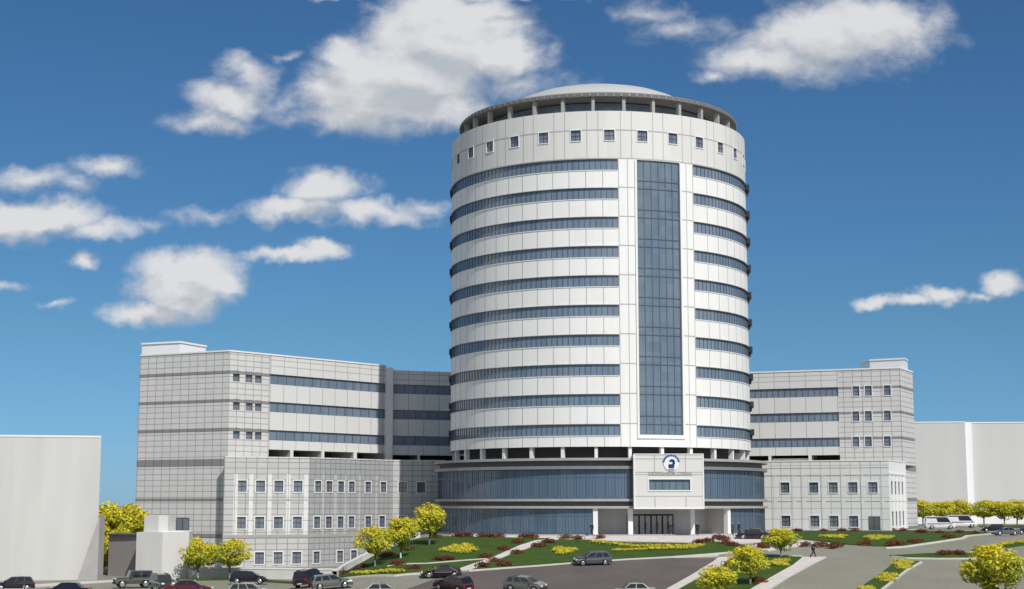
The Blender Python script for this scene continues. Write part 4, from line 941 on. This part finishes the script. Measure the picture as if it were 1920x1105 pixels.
KINDS = {   # L, W, belt z, roof z, body outline (x,z) from rear bottom round over the top, cabin: rear foot, rear roof, front roof, front foot, wheel r, wheel x
 'hatchback': dict(L=4.1, W=1.74, belt=.92, roof=1.47, cab=(-2.0, -1.62, .30, 1.12), hood=(.92, .74), tail=.90, wr=.31, wx=(-1.28, 1.27), low=.26),
 'sedan': dict(L=4.5, W=1.76, belt=.92, roof=1.43, cab=(-1.62, -1.0, .38, 1.15), hood=(.90, .72), tail=.94, wr=.31, wx=(-1.35, 1.36), low=.25),
 'suv': dict(L=4.6, W=1.86, belt=1.08, roof=1.80, cab=(-2.22, -2.02, .42, 1.15), hood=(1.08, .96), tail=1.06, wr=.38, wx=(-1.38, 1.40), low=.36),
 'jeep': dict(L=4.0, W=1.72, belt=1.10, roof=1.83, cab=(-1.96, -1.88, .36, .62), hood=(1.10, 1.04), tail=1.08, wr=.39, wx=(-1.22, 1.25), low=.42),
 'coupe': dict(L=4.0, W=1.74, belt=.76, roof=1.10, cab=(-1.75, -.9, .18, 1.0), hood=(.74, .56), tail=.78, wr=.30, wx=(-1.25, 1.28), low=.2),
 'van': dict(L=5.2, W=1.95, belt=1.15, roof=2.25, cab=(-2.55, -2.5, 1.15, 1.95), hood=(1.14, .92), tail=1.14, wr=.35, wx=(-1.55, 1.65), low=.32)}
def car(kind, color, loc, heading, label, cat='car', name='parked_car', group=None, scale=1.0):
    k = KINDS[kind]; L, W = k['L'], k['W']; h = W/2; root = empty(name, loc, label, cat, group)
    n = hnormal(loc[0], loc[1]); f = Vector((math.cos(heading), math.sin(heading), 0)); f = (f-n*f.dot(n)).normalized(); l = n.cross(f)
    root.rotation_euler = Matrix((f, l, n)).transposed().to_euler(); root.scale = (scale,)*3
    body = PAINTS[color]; B = lambda mb, nm, par=root, **kw: mb.build(nm, par, local=False, **kw)
    xr, xf = -L/2, L/2; wr = k['wr']; lo = k['low']; ax = wr+.07
    # side outline with wheel arches
    side = [(xr+.12, lo)]
    for wx in k['wx']:
        side.append((wx-ax, lo))
        for i in range(1, 8): a = math.pi*(1-i/8); side.append((wx+ax*math.cos(a), wr+ax*math.sin(a)*.98))
        side.append((wx+ax, lo))
    side += [(xf-.16, lo), (xf-.02, lo+.18), (xf, k['hood'][1]-.12), (xf-.14, k['hood'][1]), (k['cab'][3]+.45, k['hood'][0]-.03), (k['cab'][3]-.02, k['hood'][0]), (k['cab'][0]+.05, k['belt']), (xr+.07, k['tail']), (xr, k['tail']-.2), (xr+.02, lo+.2)]
    mb = MB(); hw = lambda x, z: h*(1-.045*abs(x/(L/2))**3)-(.03 if z < lo+.1 else .05 if z > k['belt']-.2 else 0)
    R_ = [(x, -hw(x, z), z) for x, z in side]; L_ = [(x, hw(x, z), z) for x, z in side]
    tri = geometry.tessellate_polygon([[Vector((x, 0, z)) for x, z in side]])
    for t in tri: mb.face([R_[i] for i in t], body); mb.face([L_[i] for i in reversed(t)], body)
    for i in range(len(side)): j = (i+1) % len(side); mb.face([R_[i], R_[j], L_[j], L_[i]], body)
    B(mb, 'body', weld=True)
    # cabin with pillars and separate glass
    c0, c1, c2, c3 = k['cab']; zb, zr = k['belt']-.03, k['roof']; hb, hr = h-.055, h-(.10 if kind in ('van', 'jeep') else .22)
    cb = [(c0, hb, zb), (c1, hr, zr-.03), ((c1+c2)/2, hr, zr), (c2, hr, zr-.04), (c3, hb, zb)]
    mb = MB()
    for s in (1, -1): mb.face([(x, y*s, z) for x, y, z in cb][::s], body)
    for a, b in zip(cb, cb[1:]): mb.face([(a[0], -a[1], a[2]), (b[0], -b[1], b[2]), b, a], body)
    B(mb, 'cabin', weld=True)
    def pt(x, t, s, e=.012):                                # a point on the side glass plane: t = 0 belt .. 1 roof
        return (x, s*(hb+(hr-hb)*t+e), zb+(zr-zb)*t)
    def edge_x(t): return c0+(c1-c0)*t, c3+(c2-c3)*t
    mid = (c1+c2)/2-.05; spl = {'van': ((.45, 1),), 'jeep': ((0, .47), (.53, 1)), 'sedan': ((0.02, .5), (.54, 1)), 'coupe': ((.1, 1),)}.get(kind, ((0, .27), (.31, .62), (.66, 1)))
    for s in (1, -1):
        for a, b in spl:
            mb = MB(); q = []
            for t, w in ((.1, a), (.1, b), (.88, b), (.88, a)): x0, x1 = edge_x(t); x0 += .14; x1 -= .14; q.append(pt(x0+(x1-x0)*w, t, s))
            mb.face(q, CGLASS); B(mb, 'side_window')
    def cross(a, b, t0, t1, ins, e):
        p = [Vector(a)*(1-t)+Vector(b)*t for t in (t0, t1)]; d = Vector((e, 0, .01))
        return [Vector((p[0].x, -p[0].y+ins, p[0].z))+d, Vector((p[0].x, p[0].y-ins, p[0].z))+d, Vector((p[1].x, p[1].y-ins, p[1].z))+d, Vector((p[1].x, -p[1].y+ins, p[1].z))+d]
    mb = MB(); mb.face(cross(cb[4], cb[3], .08, .92, .1, .014), CGLASS); B(mb, 'windscreen')
    mb = MB(); mb.face(cross(cb[0], cb[1], .2, .86, .14, -.014), CGLASS); B(mb, 'rear_window')
    for wx in k['wx']:
        for s in (1, -1):
            mb = MB(); y0, y1 = s*(h-.24), s*(h-.02)
            mb.tube((wx, y0, wr), (wx, y1, wr), wr, wr, TYRE, 20); w = B(mb, 'wheel')
            mb = MB(); mb.tube((wx, y1, wr), (wx, y1+s*.015, wr), wr*.66, wr*.56, RIM, 14); B(mb, 'rim', w)
    for s in (1, -1):
        mb = MB(); z = k['hood'][1]-.17; mb.box(xf-.12, xf+.012, s*h*.62-.17, s*h*.62+.17, z, z+.16, CLEAR); B(mb, 'headlight')
        mb = MB(); z = k['tail']-.24; mb.box(xr-.014, xr+.1, s*h*.78-.11, s*h*.78+.11, z-.12, z+.16, TAIL); B(mb, 'tail_light')
        mb = MB(); mb.box(c3-.32, c3-.14, s*(h+.06)-.09, s*(h+.06)+.09, zb+.03, zb+.17, body); B(mb, 'mirror')
    mb = MB(); mb.box(xf-.1, xf+.05, -h*.86, h*.86, lo-.02, lo+.2, PLASTIC); B(mb, 'bumper')
    mb = MB(); mb.box(xr-.05, xr+.1, -h*.86, h*.86, lo-.02, lo+.2, PLASTIC); B(mb, 'bumper')
    mb = MB(); mb.box(xr-.06, xr-.052, -.26, .26, lo+.06, lo+.18, CHROME); B(mb, 'number_plate')
    if kind == 'jeep':
        mb = MB(); mb.tube((xr-.02, 0, .95), (xr-.22, 0, .95), .36, .36, TYRE, 20); B(mb, 'spare_wheel')
        mb = MB()
        for i in range(7): mb.box(xf-.01, xf+.02, -.36+i*.12-.03, -.36+i*.12+.03, .62, .96, PLASTIC)
        B(mb, 'grille')
    if kind == 'suv':
        for s in (1, -1): mb = MB(); mb.box(c1+.2, c2-.2, s*(hr-.12)-.025, s*(hr-.12)+.025, zr-.01, zr+.05, PLASTIC); B(mb, 'roof_rail')
    if kind == 'van':
        red = PAINTS['red']
        for s in (1, -1):
            mb = MB(); mb.face([pt(c0+.15, .70, s, .014), pt(c2-.15, .70, s, .014), pt(c2-.2, .9, s, .014), pt(c0+.15, .9, s, .014)], red); B(mb, 'red_stripe')
            mb = MB(); mb.box(xr+.25, xf-.5, s*(h-.005)-.012, s*(h-.005)+.012, .88, 1.02, red); B(mb, 'red_stripe')
        mb = MB(); mb.box(.75, 1.05, -.62, .62, zr-.02, zr+.13, M['blue']); B(mb, 'light_bar')
    return root
def car_at(kind, color, px, py, deg, label, Y=None, **kw):
    g = G(px, py)
    if Y: g = Vector((X_at(px, Y, hf(g.x, Y)), Y, 0))
    return car(kind, color, (g.x, g.y, hf(g.x, g.y)+kw.pop('lift', .06)), R(deg), label, **kw)
car_at('hatchback', 'black', 26, 1112, 196, 'black hatchback cut by the left edge of the picture, before the blank building', Y=163)
car_at('sedan', 'plum', 124, 1125, 183, 'dark sedan at the bottom edge, only its roof above it, below the shadow wedge', Y=152)
car_at('jeep', 'olive', 249, 1103, 204, 'boxy olive-grey off-road car in front of the dark shed', name='off_road_car')
car_at('suv', 'green', 304, 1112, -62, 'dark green-grey estate car between the boxy off-road car and the red car', Y=163, scale=.95)
car_at('sedan', 'red', 356, 1118, 4, 'dark red sedan at the bottom edge in front of the white annex', Y=156.5)
car_at('hatchback', 'plum', 467, 1096, 2, 'dark plum hatchback parked side-on beyond the road wall tree')
car_at('coupe', 'black', 531, 1083, 8, 'low flat black coupe close to the foot of the road wall', scale=.72)
car_at('suv', 'plum', 583, 1107, 68, 'dark off-road car seen from behind with a pale number plate', Y=167)
car_at('hatchback', 'grey', 622, 1116, 14, 'green-grey hatchback at the bottom edge, right of the dark off-road car', Y=161)
car_at('hatchback', 'pale', 468, 1130, 5, 'pale-roofed car at the bottom edge below the plum hatchback', Y=149.5)
car_at('sedan', 'pale', 716, 1130, 8, 'pale-roofed sedan at the bottom edge left of the maroon car', Y=150)
car_at('coupe', 'plum', 827, 1083, 186, 'low plum-black car at the corner of the parking lot, nearest the garden path', scale=1.05)
car_at('hatchback', 'maroon', 850, 1108, 140, 'maroon-black hatchback in the parking lot just below the low plum car')
car_at('hatchback', 'grey', 985, 1109, -24, 'grey-green hatchback in the middle of the brown parking lot')
car_at('hatchback', 'silver', 1111, 1060, 190, 'slate-grey hatchback at the upper kerb of the parking lot below the yellow shrubs', scale=1.0)
car_at('sedan', 'pale', 1187, 1121, 184, 'white sedan at the bottom edge of the brown parking lot', scale=.95)
car_at('sedan', 'black', 1410, 1011, 176, 'black sedan at the entrance beside two standing people', scale=.9)
car_at('hatchback', 'black', 1862, 999, 170, 'black hatchback on the right road behind the ambulances', scale=.8)
car_at('sedan', 'silver', 1886, 1000, 185, 'slate-grey sedan touching the black hatchback on the right road', scale=.75, Y=205)
car_at('hatchback', 'navy', 1927, 1003, 180, 'navy blue car cut by the right edge of the picture', scale=.8)
car_at('van', 'white', 1763, 996, -6, 'white ambulance with red stripe, nearer of the two on the right', cat='ambulance', name='ambulance', Y=255, scale=.92)
car_at('van', 'white', 1803, 992, -4, 'white ambulance with red stripe, partly behind the nearer ambulance', cat='ambulance', name='ambulance', Y=272, scale=.98)

# ------------------------------------------------------------------ people
SKIN = plain('skin', (.42, .24, .16), .6, vary=.06); HAIR = plain('dark_hair', (.018, .014, .012), .7)
CL = {'black': plain('black_cloth', (.014, .014, .017), .9), 'charcoal': plain('charcoal_cloth', (.04, .042, .05), .9), 'navy': plain('navy_cloth', (.018, .022, .05), .9), 'brown': plain('brown_cloth', (.10, .045, .03), .9), 'grey': plain('grey_cloth', (.16, .16, .17), .9)}
def skin_obj(name, parent, pts, edges, mat, sub=2, root_i=0):
    me = bpy.data.meshes.new(name); me.from_pydata([p[:3] for p in pts], edges, []); me.materials.append(mat)
    o = bpy.data.objects.new(name, me); col.objects.link(o); o.parent = parent
    md = o.modifiers.new('skin', 'SKIN'); md.use_smooth_shade = True
    for i, p in enumerate(pts):
        d = me.skin_vertices[0].data[i]; d.radius = (p[3], p[4] if len(p) > 4 else p[3]); d.use_root = (i == root_i)
    s = o.modifiers.new('smooth', 'SUBSURF'); s.levels = s.render_levels = sub
    return o
def person(loc, heading, label, top, legs, pose='stand', coat=False, h=1.74):
    root = empty('person', loc, label, 'person', None, heading); s = h/1.74; root.scale = (s, s, s)      # faces +X
    st = .26 if pose == 'walk' else .0; ln = .16 if pose == 'walk' else 0
    hipL, hipR = (0, .09, .90), (0, -.09, .90)
    kL, kR = (st*.75, .10, .50), (-st*.30, -.10, .50); aL, aR = (st*1.1, .10, .09), (-st*1.5, -.10, .13)
    tL, tR = (st*1.1+.16, .11, .035), (-st*1.5+.14, -.11, .04)
    shz = 1.42; sh = [(ln*.8, .185, shz), (ln*.8, -.185, shz)]
    el = [(ln*.5-.20, .25, 1.15), (ln*.5+.12, -.25, 1.14)] if pose == 'walk' else [(-.03, .25, 1.14), (-.02, -.25, 1.14)]
    wr = [(ln*.5-.10, .24, .92), (ln*.5+.34, -.22, 1.0)] if pose == 'walk' else [(.05, .26, .88), (.07, -.25, .89)]
    pts = [(0, 0, .96, .13, .15), (ln*.4, 0, 1.16, .105, .14), (ln*.75, 0, 1.36, .11, .16), (ln*.95, 0, 1.49, .055), (ln*1.05+.01, 0, 1.555, .07), (ln*1.1+.02, 0, 1.65, .092, .078), (ln*1.1+.015, 0, 1.715, .06)]
    ed = [(0, 1), (1, 2), (2, 3), (3, 4), (4, 5), (5, 6)]
    def chain(a, ps):
        for p in ps: pts.append(p); ed.append((a, len(pts)-1)); a = len(pts)-1
        return a
    for hp, k_, a_, t_ in ((hipL, kL, aL, tL), (hipR, kR, aR, tR)): chain(0, [hp+(.085,), k_+(.055,), a_+(.038,), t_+(.036,)])
    hands = []
    for i in (0, 1): hands.append(chain(2, [sh[i]+(.06,), el[i]+(.042,), wr[i]+(.028,)]))
    for i, e in enumerate(hands):                            # palm, four curled fingers and a thumb
        w = Vector(wr[i]); d = (w-Vector(el[i])).normalized(); pal = w+d*.065; pi_ = chain(e, [tuple(pal)+(.024, .034)])
        for j in range(4):
            off = Vector((.026*(1.5-j)*.8, 0, 0)); ln_ = (.068, .078, .074, .058)[j]; b0 = pal+d*.03+off; b1 = b0+d*ln_*.55+Vector((.004, 0, 0)); b2 = b1+d*ln_*.35+Vector((0, -.012 if i == 0 else .012, 0))
            chain(pi_, [tuple(b0)+(.0095,), tuple(b1)+(.0085,), tuple(b2)+(.007,)])
        chain(pi_, [tuple(w+d*.045+Vector((.036, 0, 0)))+(.0105,), tuple(w+d*.085+Vector((.05, 0, 0)))+(.009,)])
    # nose
    chain(5, [(ln*1.1+.105, 0, 1.625, .016)])
    skin_obj('body', root, pts, ed, SKIN, 1)
    jp = [(0, 0, .93, .15, .17), (ln*.4, 0, 1.16, .125, .16), (ln*.75, 0, 1.36, .128, .175), (ln*.9, 0, 1.455, .075)]; je = [(0, 1), (1, 2), (2, 3)]
    if coat: jp.append((-.01, 0, .62, .17, .19)); je.append((0, 4))
    for i in (0, 1):
        b = len(jp); jp += [sh[i]+(.078,), el[i]+(.06,), tuple(Vector(wr[i])*.92+Vector(el[i])*.08)+(.047,)]; je += [(2, b), (b, b+1), (b+1, b+2)]
    skin_obj('jacket', root, jp, je, CL[top], 1)
    tp = [(0, 0, .95, .14, .16)]; te = []
    for hp, k_, a_ in ((hipL, kL, aL), (hipR, kR, aR)):
        b = len(tp); tp += [hp+(.105,), k_+(.075,), a_+(.065,)]; te += [(0, b), (b, b+1), (b+1, b+2)]
    skin_obj('trousers', root, tp, te, CL[legs], 1)
    for a_, t_ in ((aL, tL), (aR, tR)):
        m_ = Vector(a_)*.5+Vector(t_)*.5; skin_obj('shoe', root, [(a_[0]-.04, a_[1], a_[2]-.035, .048), (m_.x, m_.y, m_.z, .048), t_+(.042,)], [(0, 1), (1, 2)], CL['black'], 1)
    hd = ln*1.1
    skin_obj('hair', root, [(hd-.03, 0, 1.735, .072, .074), (hd-.055, 0, 1.68, .07, .08), (hd-.06, 0, 1.60, .05, .066)], [(0, 1), (1, 2)], HAIR, 1)
    mb = MB()
    for y in (-.032, .032): mb.box(hd+.088, hd+.106, y-.012, y+.012, 1.645, 1.66, HAIR); mb.box(hd+.086, hd+.107, y-.017, y+.017, 1.672, 1.68, HAIR)
    mb.build('eyes', root, local=False)
    mb = MB(); mb.box(hd+.07, hd+.093, -.024, .024, 1.585, 1.596, plain('lips', (.28, .09, .08))); mb.build('mouth', root, local=False)
    for y in (-.082, .082): skin_obj('ear', root, [(hd+.01, y, 1.655, .014, .02), (hd+.01, y*1.04, 1.625, .011)], [(0, 1)], SKIN, 1)
    return root
def person_at(px, py, deg, label, top, legs, Y=None, **kw):
    g = G(px, py)
    if Y: g = Vector((X_at(px, Y, 5), Y, 0))
    return person((g.x, g.y, hf(g.x, g.y)+kw.pop('lift', .08)), R(deg), label, top, legs, **kw)
person_at(1109.5, 1002, -60, 'person in dark clothes standing at the glass wall left of the entrance', 'black', 'black', Y=203.2)
person_at(1258, 1007, 95, 'person in dark clothes walking towards the grey entrance doors', 'black', 'charcoal', Y=203.5, pose='walk')
person_at(1308, 1006, -120, 'person in black standing right beside the white entrance column', 'black', 'black', Y=203)
person_at(1374, 1005, -30, 'person in navy standing before the blue glass, left of the black sedan', 'navy', 'navy', Y=205, coat=True)
person_at(1386, 1005, 200, 'person in charcoal standing at the front of the black sedan', 'charcoal', 'black', Y=205.5)
person_at(1525, 1047, 10, 'person in dark clothes in mid-stride on the pale crossing', 'charcoal', 'black', pose='walk', h=1.9)
